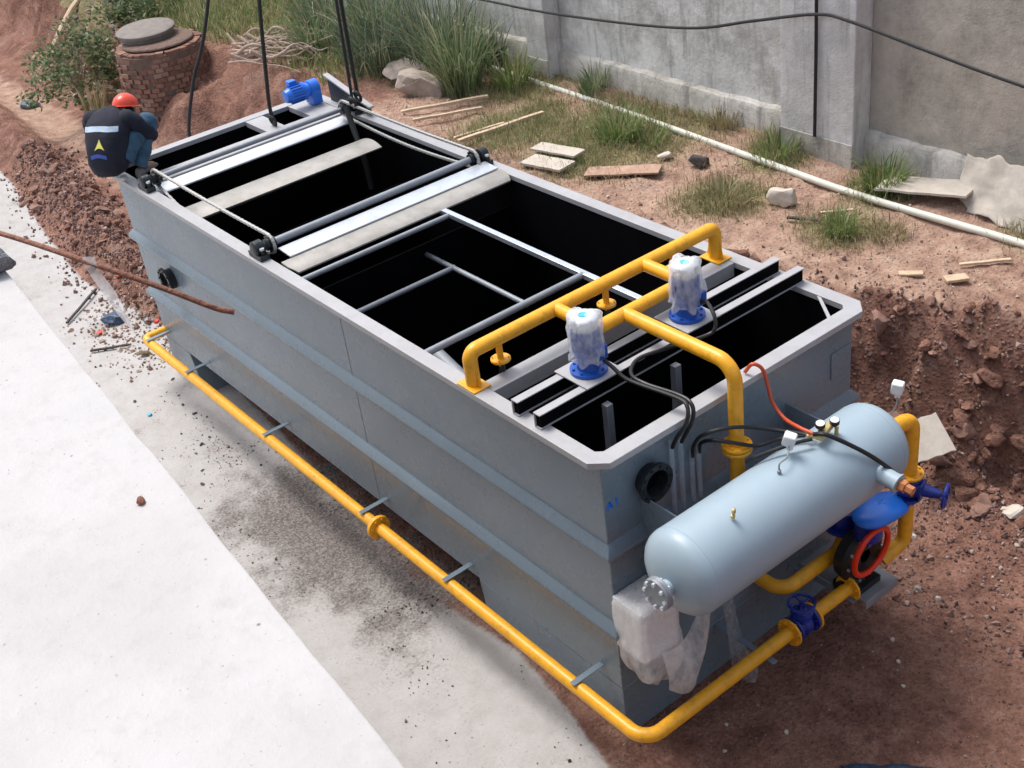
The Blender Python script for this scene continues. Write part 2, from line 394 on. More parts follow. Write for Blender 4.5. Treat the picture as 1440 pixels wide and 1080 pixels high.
for xw in (-2.95,):
    mw = MB()
    for za, zb in ((.452, .907), (1.038, 1.542), (1.674, 2.268)): mw.box((xw-.004, E-.0022, za), (xw+.004, E+.001, zb))
    mw.build('weld_line', 'tank', tank, smooth=0)
sump([(-1.63, .449), (-1.575, 0), (-E, 0), (-E, .449)]).build('sump', 'tank', tank, bev=.006)
sump([(-L+E, .449), (-L+E, 0), (-6.33, 0), (-6.46, .449)]).build('sump', 'tank', tank, bev=.006)
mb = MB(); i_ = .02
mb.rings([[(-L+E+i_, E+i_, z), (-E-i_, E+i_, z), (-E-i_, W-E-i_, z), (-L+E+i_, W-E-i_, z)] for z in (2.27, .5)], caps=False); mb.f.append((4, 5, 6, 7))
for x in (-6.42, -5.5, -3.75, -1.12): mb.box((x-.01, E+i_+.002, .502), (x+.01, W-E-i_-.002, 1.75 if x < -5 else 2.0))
mb.build('shade_black_interior', 'inner', tank, smooth=0)
# rim: chamfered flat flange with a short skirt
ch = .095
outer = [(-L+ch, 0), (-ch, 0), (0, ch), (0, W-ch), (-ch, W), (-L+ch, W), (-L, W-ch), (-L, ch)]
inner = [(-L+.15, .11), (-.15, .11), (-.115, .145), (-.115, W-.145), (-.15, W-.11), (-L+.15, W-.11), (-L+.115, W-.145), (-L+.115, .145)]
mb = MB()
mb.rings([[(x, y, z) for x, y in pl] for pl, z in ((inner, H-.045), (inner, H), (outer, H), (outer, H-.045))], caps=False, closed=True)
mb.build('rim', 'rim', tank, smooth=0, bev=.004)
# cross members
def part(name, mat, fn, **kw): m_ = MB(); fn(m_); return m_.build(name, mat, tank, **kw)
part('cross_beam', 'rim', lambda m: m.box((-6.53, .113, H-.10), (-6.29, 2.287, H-.003)), bev=.004)
part('divider_plate', 'rim', lambda m: m.box((-6.982, 1.50, H-.06), (-6.523, 1.70, H-.005)), bev=.003)
part('motor_plate', 'rim', lambda m: m.box((-6.982, 2.00, H-.06), (-6.523, 2.286, H-.004)), bev=.003)
part('cross_beam', 'rim', lambda m: m.box((-1.235, .113, H-.11), (-1.10, 2.287, H-.002)), bev=.004)
def chan(x0):
    def f(m):   # C channel, open towards the near end
        z0, z1 = H+.003, H+.105
        m.prism([(x0, 0, z0), (x0+.06, 0, z0), (x0+.06, 0, z0+.007), (x0+.008, 0, z0+.007), (x0+.008, 0, z1-.007), (x0+.06, 0, z1-.007), (x0+.06, 0, z1), (x0, 0, z1)], (0, 2.34, 0))
        m.v = [(a, b+.035, c) for a, b, c in m.v]
    return f
def chan_shade(x0):
    return lambda m: m.box((x0+.010, .045, H+.011), (x0+.052, 2.365, H+.097))  # black bar filling the open channel, standing in for its shade
for x0 in (-.81, -.60):
    c = part('channel_beam', 'rim', chan(x0), smooth=0)
    m_ = MB(); chan_shade(x0)(m_); m_.build('channel_shade', 'inner', c, smooth=0)
for yp in (.55, 1.40):
    part('pump_plate', 'rim', lambda m, y=yp: m.box((-.835, y-.15, H+.107), (-.525, y+.15, H+.118)), bev=.002)
def bar(p, q, r): return lambda m: m.cyl(p, q, r, 12)
part('brace_bar', 'grey', bar((-1.87, .10, 2.275), (-1.87, 1.53, 2.275), .026))
part('brace_bar', 'grey', bar((-3.52, .10, 2.27), (-3.52, 1.55, 2.27), .022))
part('brace_bar', 'galv', lambda m: m.box((-3.66, 1.515, 2.255), (-1.24, 1.565, 2.295)), bev=.003)
part('brace_bar', 'grey', bar((-3.36, .11, 1.9), (-3.36, 1.40, 1.9), .022))
part('brace_bar', 'grey', bar((-3.9, 1.385, 1.9), (-2.40, 1.385, 1.9), .022))
part('baffle_plate', 'grey', lambda m: m.prism([(-1.60, .16, 1.86), (-1.28, .16, 2.16), (-1.28, .74, 2.16), (-1.60, .60, 1.86)], (.008, 0, -.01)))
part('inner_pipe', 'grey', bar((-2.9, .80, 1.55), (-2.35, .70, 1.55), .06))
ZS = 2.392; XA = -6.19
for y in (.50, 1.08): part('inner_post', 'grey', lambda m, y=y: m.box((-.50, y-.025, .55), (-.45, y+.025, 2.30)), bev=.003)
part('corner_strip', 'rim', lambda m: m.prism([(-.36, 2.287, H-.006), (-.325, 2.287, H-.006), (-.117, 2.13, H-.006), (-.117, 2.10, H-.006)], (0, 0, -.005)))
# skimmer: shafts, bearings, chains, plates
for x, ya, yb, rr_ in ((-6.19, .16, 2.24, .024), (-4.06, .16, 2.24, .032)):
    part('skimmer_shaft', 'grey', bar((x, ya, ZS), (x, yb, ZS), rr_))
def bearing(x, y):
    def f(m):
        m.cbox((x, y, H+.025), (.20, .085, .04)); m.lathe((x, y-.045, ZS), (0, 1, 0), [(0, .05), (.01, .066), (.08, .066), (.09, .05)], 18)
        m.cbox((x, y, H+.06), (.10, .06, .07))
        for s_ in (-.075, .075): m.cyl((x+s_, y, H+.02), (x+s_, y, H+.085), .017, 6)
    return f
def sprocket(x, y):
    def f(m):
        n = 28; rs = []
        for yy in (-.012, .012):
            rs.append([(x+math.cos(2*math.pi*j/n)*(.078 if j % 2 else .064), y+yy, ZS+math.sin(2*math.pi*j/n)*(.078 if j % 2 else .064)) for j in range(n)])
        m.rings(rs); m.cyl((x, y-.04, ZS), (x, y+.04, ZS), .05, 14)
    return f
for x in (XA, -4.06):
    for y in (.065, 2.30):
        b_ = part('bearing', 'iron', bearing(x, y))
        bolts(b_, [((x+s_, y, H+.085), (x+s_, y, H+.10)) for s_ in (-.075, .075)], .02, 'bolt')
    for y in (.175, 2.205): part('sprocket', 'iron', sprocket(x, y))
def chain(y, sag):
    def f(m):
        r = .078; n = 150; path = []
        xa, xb = XA, -4.06; straight = xb-xa; per = 2*straight+2*math.pi*r
        for i in range(n):
            s_ = per*i/n
            if s_ < straight: path.append((xa+s_, ZS+r - .03*math.sin(math.pi*s_/straight)*.4))
            elif s_ < straight+math.pi*r: a = (s_-straight)/r; path.append((xb+math.sin(a)*r, ZS+math.cos(a)*r))
            elif s_ < 2*straight+math.pi*r: q = s_-straight-math.pi*r; path.append((xb-q, ZS-r - sag*math.sin(math.pi*q/straight)))
            else: a = (s_-2*straight-math.pi*r)/r; path.append((xa-math.sin(a)*r, ZS-math.cos(a)*r))
        for i in range(n):
            (x0, z0), (x1, z1) = path[i], path[(i+1) % n]; an = math.atan2(z1-z0, x1-x0)
            w_ = .024 if i % 2 else .021
            m.cbox(((x0+x1)/2, y, (z0+z1)/2), (math.hypot(x1-x0, z1-z0)*1.02, w_, .020 if i % 2 else .018), (0, -an, 0))
    return f
part('chain', 'chain', chain(.175, .20)); part('chain', 'chain', chain(2.205, .05))
part('trough_plate', 'galv', lambda m: m.prism([(-6.285, .15, H-.02), (-6.135, .15, H-.06), (-6.135, .15, H-.072), (-6.285, .15, H-.032)], (0, 2.1, 0)))
part('trough_plate', 'galv', lambda m: m.prism([(-3.985, .20, 2.365), (-3.80, .20, 2.352), (-3.80, .20, 2.340), (-3.985, .20, 2.353)], (0, 2.07, 0)))
def lip(m):
    rs = []
    for k in range(7):
        u = k/6; x = -3.795+.185*u; z = 2.337-.012*u-.030*u**4; e = .10*max(0, u-.55)**1.2
        rs.append([(x, .114+e, z), (x, 2.286-e, z), (x, 2.286-e, z-.012), (x, .114+e, z-.012)])
    m.rings(rs)
part('trough_lip', 'dusty', lip)
def ramp_m(m):
    rs = []
    for k in range(13):
        u = k/12; x = -5.82+.45*u; z = 2.18+.085*math.sin(u*math.pi*.80)
        rs.append([(x, .112, z), (x, 2.08, z), (x, 2.08, z-.010), (x, .112, z-.010)])
    m.rings(rs)
part('scum_beach', 'dusty', ramp_m)
sg_ = part('side_guard', 'iron', lambda m: m.prism([(-6.72, 2.365, H+.003), (-5.95, 2.365, H+.003), (-5.95, 2.365, 2.40), (-6.72, 2.365, 2.57)], (0, .008, 0)))  # plate coloured black to hold the shade on the face below the cap
m_ = MB(); m_.prism([(-6.74, 2.335, 2.572), (-5.93, 2.335, 2.394), (-5.93, 2.335, 2.416), (-6.74, 2.335, 2.596)], (0, .062, 0)); m_.build('guard_cap', 'rim', sg_, bev=.006)
# skimmer gear motor
def cyly(m, x, z, prof, y0): m.lathe((x, y0, z), (0, 1, 0), prof, 24)
mo = part('gear_motor', 'blue', lambda m: (cyly(m, -6.80, 2.475, [(0, .03), (.004, .06), (.05, .075), (.055, .082), (.20, .082), (.205, .092), (.225, .092), (.23, .07), (.27, .07), (.275, .088), (.37, .088), (.38, .06)], 1.90), m.cbox((-6.80, 2.22, 2.39), (.15, .11, .13))))
m_ = MB()
for j in range(16):
    a = 2*math.pi*j/16; m_.cbox((-6.80+math.cos(a)*.084, 2.025, 2.475+math.sin(a)*.084), (.016, .13, .005), (0, -a, 0))
m_.build('cooling_fin', 'mblue', mo)
m_ = MB(); m_.cbox((-6.86, 2.03, 2.575), (.08, .09, .05)); m_.build('terminal_box', 'blue', mo, bev=.006)
# side brackets carrying the long pipe
ZP = .50; YP = -.135; XP = .365; RP = .047
for x in (-6.86, -5.95, -4.40, -2.82, -1.69, -.27):
    part('pipe_bracket', 'tank', lambda m, x=x: (m.box((x-.022, -.175, ZP+.0545), (x+.022, .0855, ZP+.061)), m.box((x-.022, -.10, ZP+.032), (x-.016, .0855, ZP+.0543))), bev=.001)
for y in (.95, 1.75):
    part('pipe_bracket', 'tank', lambda m, y=y: m.box((-.0855, y-.022, ZP-.061), (XP+.08, y+.022, ZP-.0545)), bev=.001)
# yellow drain pipe along the side and across the front
dp = part('drain_pipe', 'yellow', lambda m: m.pipe([(-6.98, .0855, ZP+.02), (-6.98, YP, ZP+.02), (-6.9, YP, ZP), (XP, YP, ZP), (XP, 1.19, ZP)], RP, .13, 20))
def fl(par, mat, *a, **k): m_ = MB(); m_.flange(*a, **k); return m_.build('flange', mat, par)
fl(dp, 'yellow', (-2.63, YP, ZP), (1, 0, 0), .098, .036)
fl(dp, 'yellow', (XP, 1.18, ZP), (0, 1, 0), .10, .018)
def valve(c, d, up, R_=.095, wheel=.085, stem=.15):
    """gate valve: flanged body along d, bonnet and handwheel along up"""
    c = Vector(c); d = Vector(d).normalized(); up = Vector(up).normalized()
    m_ = MB(); m_.lathe(c-d*.075, d, [(0, .055), (.02, .06), (.05, .085), (.10, .085), (.13, .06), (.15, .055)], 20)
    m_.flange(c-d*.08, d, R_, .02); m_.flange(c+d*.08, d, R_, .02)
    m_.lathe(c, up, [(.02, .07), (.085, .062), (.09, .075), (.105, .075), (.11, .045), (stem, .03), (stem+.002, .012), (stem+.05, .012)], 18)
    v = m_.build('valve', 'navy', tank)
    w_ = MB(); wc = c+up*(stem+.03); w_.torus(wc, up, wheel, .0105, 32, 8)
    a, b = frame_from(up)
    for i in range(5):
        an = 2*math.pi*i/5; w_.cyl(wc, wc+(a*math.cos(an)+b*math.sin(an))*wheel, .007, 6)
    w_.lathe(wc, up, [(-.015, .018), (.015, .018)], 10); w_.build('handwheel', 'navy', v)
    for s_ in (-.08, .08):
        for i in range(8):
            an = 2*math.pi*(i+.5)/8; p = c+d*s_+(frame_from(d)[0]*math.cos(an)+frame_from(d)[1]*math.sin(an))*R_*.8
            bolts(v, [(p+d*math.copysign(.022, s_), p+d*math.copysign(.036, s_))], .010, 'bolt')
    return v
valve((XP, 1.295, ZP), (0, 1, 0), (0, 0, 1))
dp2 = part('suction_pipe', 'yellow', lambda m: m.cyl((XP, 1.40, ZP), (XP, 1.775, ZP), RP, 20))
fl(dp2, 'yellow', (XP, 1.40, ZP), (0, 1, 0), .10, .018); fl(dp2, 'yellow', (XP, 1.775, ZP), (0, 1, 0), .10, .018)
# upper distribution pipework
ZH = 2.557
hd = part('header_pipe', 'yellow', lambda m: (m.pipe([(-1.25, .07, H+.004), (-1.25, .07, ZH), (-1.25, 2.255, ZH), (-1.25, 2.255, H+.004)], .048, .06, 22),
     m.pipe([(-1.25, .78, ZH), (-.85, .78, ZH), (-.85, 1.56, ZH), (-1.25, 1.56, ZH)], .045, .07, 20)))
for y in (.07, 2.255): part('pipe_foot', 'yellow', lambda m, y=y: (m.box((-1.345, y-.068, H+.001), (-1.155, y+.068, H+.012)), m.prism([(-1.33, y-.004, H+.0125), (-1.17, y-.004, H+.0125), (-1.20, y-.004, H+.15), (-1.30, y-.004, H+.15)], (0, .008, 0))), bev=.003)
for y in (.30, 1.21, 1.84):
    f_ = part('drop_pipe', 'yellow', lambda m, y=y: (m.cyl((-1.25, y, ZH), (-1.25, y, 2.405), .022, 14), m.flange((-1.25, y, 2.40), (0, 0, 1), .066, .016, 4)))
    m_ = MB(); m_.cyl((-1.25, y, 2.392), (-1.25, y, 2.1), .022, 12); m_.build('stub', 'black', f_)
rp = part('riser_pipe', 'yellow', lambda m: m.pipe([(-.85, 1.02, ZH), (.085, 1.02, ZH), (.085, 1.02, 1.5)], .0465, .13, 22))
fl(rp, 'yellow', (.085, 1.02, 1.985), (0, 0, 1), .095, .02); fl(rp, 'yellow', (.085, 1.02, 1.957), (0, 0, 1), .095, .02)
# two blue pumps standing on the channels
def pump(y):
    z = H+.119; x = -.68
    p = part('pump', 'mblue', lambda m: m.lathe((x, y, z), (0, 0, 1), [(0, .118), (.022, .118), (.026, .075), (.05, .066), (.12, .066), (.125, .085), (.14, .085), (.145, .078), (.30, .078), (.305, .072)], 28))
    m_ = MB()
    for j in range(20):
        a = 2*math.pi*j/20; m_.cbox((x+math.cos(a)*.083, y+math.sin(a)*.083, z+.22), (.016, .004, .13), (0, 0, a))
    m_.build('cooling_fin', 'mblue', p)
    m_ = MB(); m_.lathe((x, y, z), (0, 0, 1), [(.300, .078), (.335, .086), (.375, .084), (.390, .070), (.397, .045), (.399, .0)], 26); m_.build('fan_cover', 'white', p)
    m_ = MB(); m_.lathe((x+.01, y-.012, z+.395), (0, 0, 1), [(0, .03), (.006, .03)], 12); m_.build('cap_label', 'scrapblue', p)
    m_ = MB(); m_.cbox((x+.085, y+.03, z+.15), (.06, .08, .09)); m_.build('terminal_box', 'mblue', p, bev=.006)
    bolts(p, [((x+math.cos(a)*.098, y+math.sin(a)*.098, z+.02), (x+math.cos(a)*.098, y+math.sin(a)*.098, z+.034)) for a in [2*math.pi*(j+.5)/8 for j in range(8)]], .010, 'mblue')
    return p
pump(.55); pump(1.40)
def wrap(y, seed, label):
    x = -.68; z = H+.119; rs = []; n = 40; r0 = random.Random(seed); ph = [r0.uniform(0, 6.28) for _ in range(6)]
    for k in range(27):
        u = k/26; ring = []
        for j in range(n):
            a = 2*math.pi*j/n
            rr = .097 + .007*math.sin(3*a+ph[0]+u*3) + .004*math.sin(11*a+ph[1]+u*5) + .022*fbm(math.cos(a)*1.4+seed, math.sin(a)*1.4, u*1.8, 3, 1.) - .024*abs(fbm(math.cos(a)*2.2+seed, math.sin(a)*2.2, u*2.4+4, 3, 1.)) + .010
            rr += .020*max(0, math.sin(a*1+ph[2]-.6))*math.exp(-((u-.3)/.22)**2)*1.6
            if u < .1: rr += .008*math.sin(9*a+ph[3])
            if u > .84: rr = rr*(1-((u-.84)/.16)**1.6*.72)
            zz = z + .085 + .315*min(u, .9)/.9 + .012*u*math.sin(2*a+ph[5])+(.02*fbm(a*1.3, u*4, seed, 3, 1.) if u > .8 else 0) + (.018*math.sin(5*a+ph[4]) if u < .04 else 0)
            if u > .9: zz += .012*(u-.9)/.1
            ring.append((x+rr*math.cos(a), y+rr*math.sin(a), zz))
        rs.append(ring)
    m_ = MB(); m_.rings(rs, caps=False)
    o = m_.build('plastic_wrap', 'film', None, smooth=60); tag(o, label, 'plastic wrap')
wrap(.55, 3, 'clear crinkled plastic wrapped round the blue pump nearer the front left corner of the tank')
wrap(1.40, 8, 'clear crinkled plastic wrapped round the blue pump farther right, beside the header pipe')
# pressure vessel on two gusset plates
VX, VZ, VR = .468, 1.755, .274; Y0, Y1 = .165, 1.80
def dome(s_, y, n=8):
    return [(y+s_*.155*math.sin(k/n*math.pi/2), VR*math.cos(k/n*math.pi/2)) for k in range(n+1)]
ves = part('pressure_vessel', 'vessel', lambda m: m.lathe((VX, 0, VZ), (0, 1, 0), [(t, r) for t, r in reversed(dome(-1, Y0))] + dome(1, Y1), 56), smooth=50)
for y in (Y0+.01, Y1-.01): m_ = MB(); m_.torus((VX, y, VZ), (0, 1, 0), VR-.003, .005, 56, 6); m_.build('weld_seam', 'vessel', ves)
for y in (.37, 1.66):
    part('gusset_plate', 'tank', lambda m, y=y: m.prism([(-E+.0005, y-.005, 1.885), (.25, y-.005, 1.885), (.30, y-.005, 1.62), (.10, y-.005, 1.42), (-E+.0005, y-.005, 1.10)], (0, .010, 0)))
m_ = MB(); m_.cyl((VX+.03, .10, VZ), (VX+.03, -.05, VZ), .048, 20); m_.build('end_nozzle', 'vessel', ves)
m_ = MB(); m_.lathe((VX+.03, -.062, VZ), (0, 1, 0), [(0, .098), (.016, .10), (.02, .10)], 30); m_.lathe((VX+.03, -.084, VZ), (0, 1, 0), [(0, .098), (.016, .10), (.019, .10)], 30)
bf = m_.build('blind_flange', 'grey', ves)
bolts(bf, [((VX+.03+math.cos(2*math.pi*j/8)*.08, -.10, VZ+math.sin(2*math.pi*j/8)*.08), (VX+.03+math.cos(2*math.pi*j/8)*.08, -.03, VZ+math.sin(2*math.pi*j/8)*.08)) for j in range(8)], .013, 'bolt')
m_ = MB(); m_.lathe((.66, 1.56, 1.80), (.96, .05, -.12), [(0, .055), (.19, .055), (.192, .062), (.205, .062), (.207, .04)], 24); m_.build('outlet_nozzle', 'vessel', ves)
m_ = MB(); m_.lathe((.86, 1.57, 1.776), (.96, .05, -.12), [(0, .034), (.01, .04), (.05, .04), (.052, .03), (.10, .03), (.102, .022)], 6); m_.build('copper_fitting', 'copper', ves)
m_ = MB(); m_.lathe((.575, .46, VZ+.27), (.2, 0, 1), [(0, .014), (.02, .014), (.021, .009), (.04, .009), (.041, .013), (.065, .011), (.07, .004)], 10); m_.build('safety_valve', 'brass', ves)
# pressure switch boxes on thin wires
def gauge(x, y, z, xb, yb, zb, rot):
    m_ = MB(); m_.tube(spline([(xb, yb, zb), (xb-.005, yb+.01, zb+.05), ((x+xb)/2+.02, (y+yb)/2, (z+zb)/2), (x, y, z-.03)]), .005, 8)
    m_.lathe((xb, yb, zb-.01), (0, 0, 1), [(0, .012), (.02, .012), (.022, .006)], 8); g_ = m_.build('pressure_switch', 'grey', ves)
    m_ = MB(); m_.cbox((x, y, z), (.075, .06, .085), rot); m_.build('switch_box', 'white', g_, bev=.010)
    m_ = MB(); m_.lathe((x, y, z-.045), (0, 0, -1), [(0, .02), (.025, .02), (.03, .012)], 10); m_.build('gland', 'white', g_)
gauge(.43, 1.10, 2.145, .50, .93, VZ+.286, (.2, .25, .5))
gauge(.42, 2.13, 1.99, .42, 2.06, 1.76, (.1, .1, .4))
# manifold with two gauges
mf = part('air_manifold', 'brass', lambda m: (m.cbox((.47, 1.36, 2.085), (.05, .16, .035), (0, 0, .25)), m.cyl((.49, 1.45, 2.02), (.49, 1.45, 2.085), .014, 8), m.cyl((.45, 1.29, 2.07), (.43, 1.25, 2.09), .012, 8)), bev=.003)
for x, y, d in ((.45, 1.35, (.1, -.15, 1)), (.49, 1.43, (.1, -.1, 1))):
    m_ = MB(); m_.lathe((x, y, 2.10), d, [(0, .016), (.018, .016), (.019, .030), (.045, .030)], 20); g_ = m_.build('gauge', 'black', mf)
    m_ = MB(); m_.lathe(Vector((x, y, 2.10))+Vector(d).normalized()*.0455, d, [(0, .026), (.002, .026)], 20); m_.build('gauge_face', 'white', g_)
# yellow pipe at the far end of the vessel, valve, pump
yp = part('outlet_pipe', 'yellow', lambda m: m.pipe([(.44, 1.96, 1.715), (.44, 2.275, 1.695), (.44, 2.275, 1.25)], .055, .11, 22))
fl(yp, 'yellow', (.44, 2.0, 1.715), (0, 1, 0), .098, .02); fl(yp, 'yellow', (.44, 2.275, 1.245), (0, 0, 1), .10, .02)
m_ = MB(); m_.cyl((.44, 1.90, 1.715), (.44, 1.985, 1.715), .052, 18); m_.flange((.44, 1.978, 1.715), (0, 1, 0), .098, .02); m_.build('end_nozzle', 'vessel', ves)
valve((.44, 2.275, 1.135), (0, 0, 1), (.93, .34, -.05), .095, .082, .22)
part('outlet_pipe', 'yellow', lambda m: m.pipe([(.44, 2.275, 1.05), (.44, 2.275, .66), (.40, 2.08, .58)], .050, .10, 20))
# recirculation pump: black volute, red ring, blue hood
PC = Vector((.38, 1.93, .70))
pp = part('centrifugal_pump', 'black', lambda m: (m.lathe(PC+Vector((-.14, 0, -.02)), (1, 0, 0), [(0, .10), (.02, .19), (.10, .205), (.13, .19), (.14, .12)], 36), m.cbox(PC+Vector((-.05, -.02, -.235)), (.20, .26, .05)), m.cyl(PC+Vector((-.05, -.19, -.215)), PC+Vector((-.05, 0, -.215)), .06, 16)))
bolts(pp, [(PC+Vector((-.02, math.cos(a)*.175, -.02+math.sin(a)*.175)), PC+Vector((.008, math.cos(a)*.175, -.02+math.sin(a)*.175))) for a in [2*math.pi*j/10 for j in range(10)]], .012, 'bolt')
m_ = MB(); a_ = []
for j in range(48):
    t = 2*math.pi*j/48; a_.append(PC+Vector((.06+.02*math.sin(t), -.02+math.cos(t)*.172, .085+math.sin(t)*.190)))
m_.tube(a_, .021, 12, closed=True); m_.build('red_ring', 'red', pp)
m_ = MB(); m_.lathe(PC+Vector((-.03, .005, .14)), (1, 0, -.2), [(0, .05), (.03, .05), (.032, .03), (.07, .03)], 16); m_.lathe(PC+Vector((-.05, 0, .0)), (1, 0, 0), [(0, .115), (.045, .11), (.05, .05)], 24); m_.build('bearing_housing', 'mblue', pp)
def hood(m):
    rs = []; n = 30
    for k in range(12):
        u = k/11; ring = []
        for j in range(n):
            a = 2*math.pi*j/n; c_, s_ = math.cos(a), math.sin(a)
            e_ = 1 + .20*max(0, c_)**3
            rr = math.sin(u*math.pi/2)**.85
            ring.append(PC+Vector((.02+s_*-.15*rr, .11+c_*.235*e_*rr, .415-.065*u**2.2 - .05*max(0, c_)*rr + .008*math.sin(3*a)*u)))
        rs.append(ring)
    m.rings(rs, caps=False)
hd_ = MB(); hood(hd_); hd_ = hd_.build('motor_hood', 'blue', pp, smooth=60)
so = hd_.modifiers.new('solidify', 'SOLIDIFY'); so.thickness = .006
m_ = MB(); m_.lathe(PC+Vector((0, .02, .16)), (0, 0, 1), [(0, .085), (.01, .095), (.2, .095), (.21, .08)], 24); m_.build('motor', 'navy', pp)
cv = part('check_valve', 'navy', lambda m: (m.lathe((.145, 1.985, .795), (0, 0, 1), [(0, .128), (.02, .13), (.024, .085), (.10, .095), (.16, .085), (.164, .12), (.184, .12)], 30), m.flange((.145, 1.985, .805), (0, 0, 1), .13, .022, 8)))
part('discharge_pipe', 'yellow', lambda m: m.pipe([(-E, 1.36, .60), (.145, 1.36, .60), (.145, 1.985, .60), (.145, 1.985, .80)], .050, .13, 20))
part('pump_base', 'grey', lambda m: (m.box((-.085, 1.80, .425), (.50, 2.14, .439)), m.box((.492, 1.80, .365), (.50, 2.14, .424)), m.box((-.085, 2.132, .365), (.491, 2.14, .424))), bev=.002)
# inlet flanges
def port(c, d, n=10):
    c = Vector(c); d = Vector(d); m_ = MB(); o_, i2 = .13, .088
    m_.lathe(c, d, [(-.03, i2*.98), (.02, i2*.98), (.06, i2*.98), (.085, i2), (.085, o_), (.063, o_), (.063, i2*1.15), (-.001, i2*1.15)], 36, caps=False); m_.v = m_.v
    p_ = m_.build('inlet_flange', 'iron', tank)
    m_ = MB(); m_.lathe(c, d, [(.004, i2*.97), (.007, i2*.97)], 24); m_.build('bore_shade', 'inner', p_)  # black disc standing in for the shade down the pipe bore
    a, b = frame_from(d); qs = [c+d*.085+(a*math.cos(t)+b*math.sin(t))*.11 for t in [2*math.pi*j/n for j in range(n)]]
    bolts(p_, [(q-d*.03, q+d*.010) for q in qs], .009, 'iron')
port((-E, .435, 1.975), (1, 0, 0)); port((-6.30, E, 1.36), (0, -1, 0))
part('name_plate', 'tank', lambda m: m.box((-E+.0005, 2.10, 1.85), (-E+.010, 2.295, 2.045)), bev=.003)
# blue hand-painted mark under the front corner: an A and a 1
def mark(m):
    def st(y0, z0, y1, z1, w=.007):
        d = Vector((0, y1-y0, z1-z0)).normalized(); n_ = Vector((0, -d.z, d.y))*w
        a, b = Vector((-E+.0005, y0, z0)), Vector((-E+.0005, y1, z1)); m.prism([a-n_, a+n_, b+n_, b-n_], (.001, 0, 0))
    z = 1.915
    st(.105, z, .127, z+.055); st(.127, z+.057, .152, z); st(.118, z+.022, .142, z+.022); st(.185, z, .185, z+.055); st(.172, z+.042, .183, z+.055)
part('painted_mark', 'blue', mark, smooth=0)
# hoses and clear tubes
def hose(name, mat, pts, r, n=8): return part(name, mat, lambda m: m.tube(spline(pts, n), r, 10))
hose('power_cable', 'black', [(-.60, .585, 2.54), (-.52, .60, 2.50), (-.427, .607, 2.458), (-.329, .63, 2.44), (-.066, .698, 2.42), (.02, .69, 2.40), (.045, .65, 2.32), (-.01, .615, 2.20), (-.045, .612, 2.12)], .013)
hose('power_cable', 'black', [(-.58, 1.42, 2.56), (-.50, 1.40, 2.60), (-.40, 1.36, 2.56), (-.37, 1.334, 2.49), (-.396, 1.279, 2.45), (-.488, 1.024, 2.44), (-.532, .823, 2.44), (-.44, .68, 2.44), (-.30, .66, 2.44), (-.082, .725, 2.42), (.02, .725, 2.40), (.048, .70, 2.32), (-.005, .69, 2.2), (-.045, .688, 2.12)], .013)
for y in (.612, .688): part('clear_tube', 'tube', lambda m, y=y: m.cyl((-.055, y, 2.16), (-.055, y, 1.60), .016, 12))
for y in (.775, .835): part('clear_tube', 'tube', lambda m, y=y: m.cyl((-.055, y, 2.0), (-.055, y, 1.62), .016, 12))
hose('air_hose', 'black', [(-.05, .775, 1.96), (-.03, .775, 2.06), (.04, .78, 2.16), (.12, .86, 2.20), (.16, 1.00, 2.16), (.24, 1.15, 2.10), (.38, 1.25, 2.085), (.44, 1.27, 2.085)], .012)
hose('air_hose', 'black', [(-.05, .835, 1.96), (-.03, .835, 2.04), (.05, .85, 2.09), (.13, .93, 2.07), (.20, 1.08, 2.0), (.30, 1.18, 2.05), (.42, 1.27, 2.08)], .012)
hose('air_hose', 'black', [(.47, 1.25, 2.085), (.42, 1.15, 2.085), (.30, .98, 2.03), (.24, .93, 1.98)], .012)
hose('air_hose', 'black', [(.46, 1.28, 2.10), (.53, 1.30, 2.12), (.62, 1.40, 2.04), (.72, 1.52, 1.92), (.80, 1.66, 1.74), (.78, 1.82, 1.50), (.62, 2.02, 1.36), (.52, 2.14, 1.24)], .014)
hose('air_hose', 'redhose', [(-.06, 1.262, 2.33), (-.01, 1.275, 2.40), (.02, 1.328, 2.352), (.035, 1.36, 2.22), (.05, 1.38, 2.10), (.16, 1.36, 2.04), (.32, 1.31, 2.07), (.44, 1.30, 2.085)], .012)
# control cabinet on the front wall
cb = part('control_cabinet', 'white', lambda m: m.box((-E+.0005, .075, .86), (.17, .36, 1.27)), bev=.008)
m_ = MB(); m_.box((.1705, .085, .87), (.182, .35, 1.26)); m_.build('door', 'white', cb, bev=.004)

# ------------------------------------------------------------------ plastic hanging on the cabinet
def cab_wrap():
    rs = []; n = 64
    for k in range(34):
        u = k/33; z = 1.285-.58*u if u > .08 else 1.285
        ring = []
        for j in range(n):
            a = 2*math.pi*j/n; c_, s_ = math.cos(a), math.sin(a)
            hx, hy = .146, .160; e = 9 if u < .55 else 9-5*(u-.55)/.45
            q = (abs(c_)**e+abs(s_)**e)**(-1/e)
            f = 1.0 + (0 if u < .5 else .10*(u-.5)); 
            if u < .08: f *= .1+.9*(u/.08)
            if u > .75: f *= 1-.45*((u-.75)/.25)**2
            wr = .007*fbm(c_*1.1, s_*1.1, u*2, 4, 1.3)*(1 if u < .5 else 3.) + (.022*math.sin(7*a+u*4)*max(0, u-.35))
            ring.append((.055+hx*c_*q*f+wr*c_ + (.03*max(0, u-.5)), .215+hy*s_*q*f+wr*s_, z + (.014*fbm(c_, s_, u*2+2, 3, 1.5) if u > .1 else .003*fbm(c_*3, s_*3, 1, 3, 2.)) - .10*max(0, u-.55)*(1+c_)*1.2))
        rs.append(ring)
    m_ = MB(); m_.rings(rs, caps=False); return m_
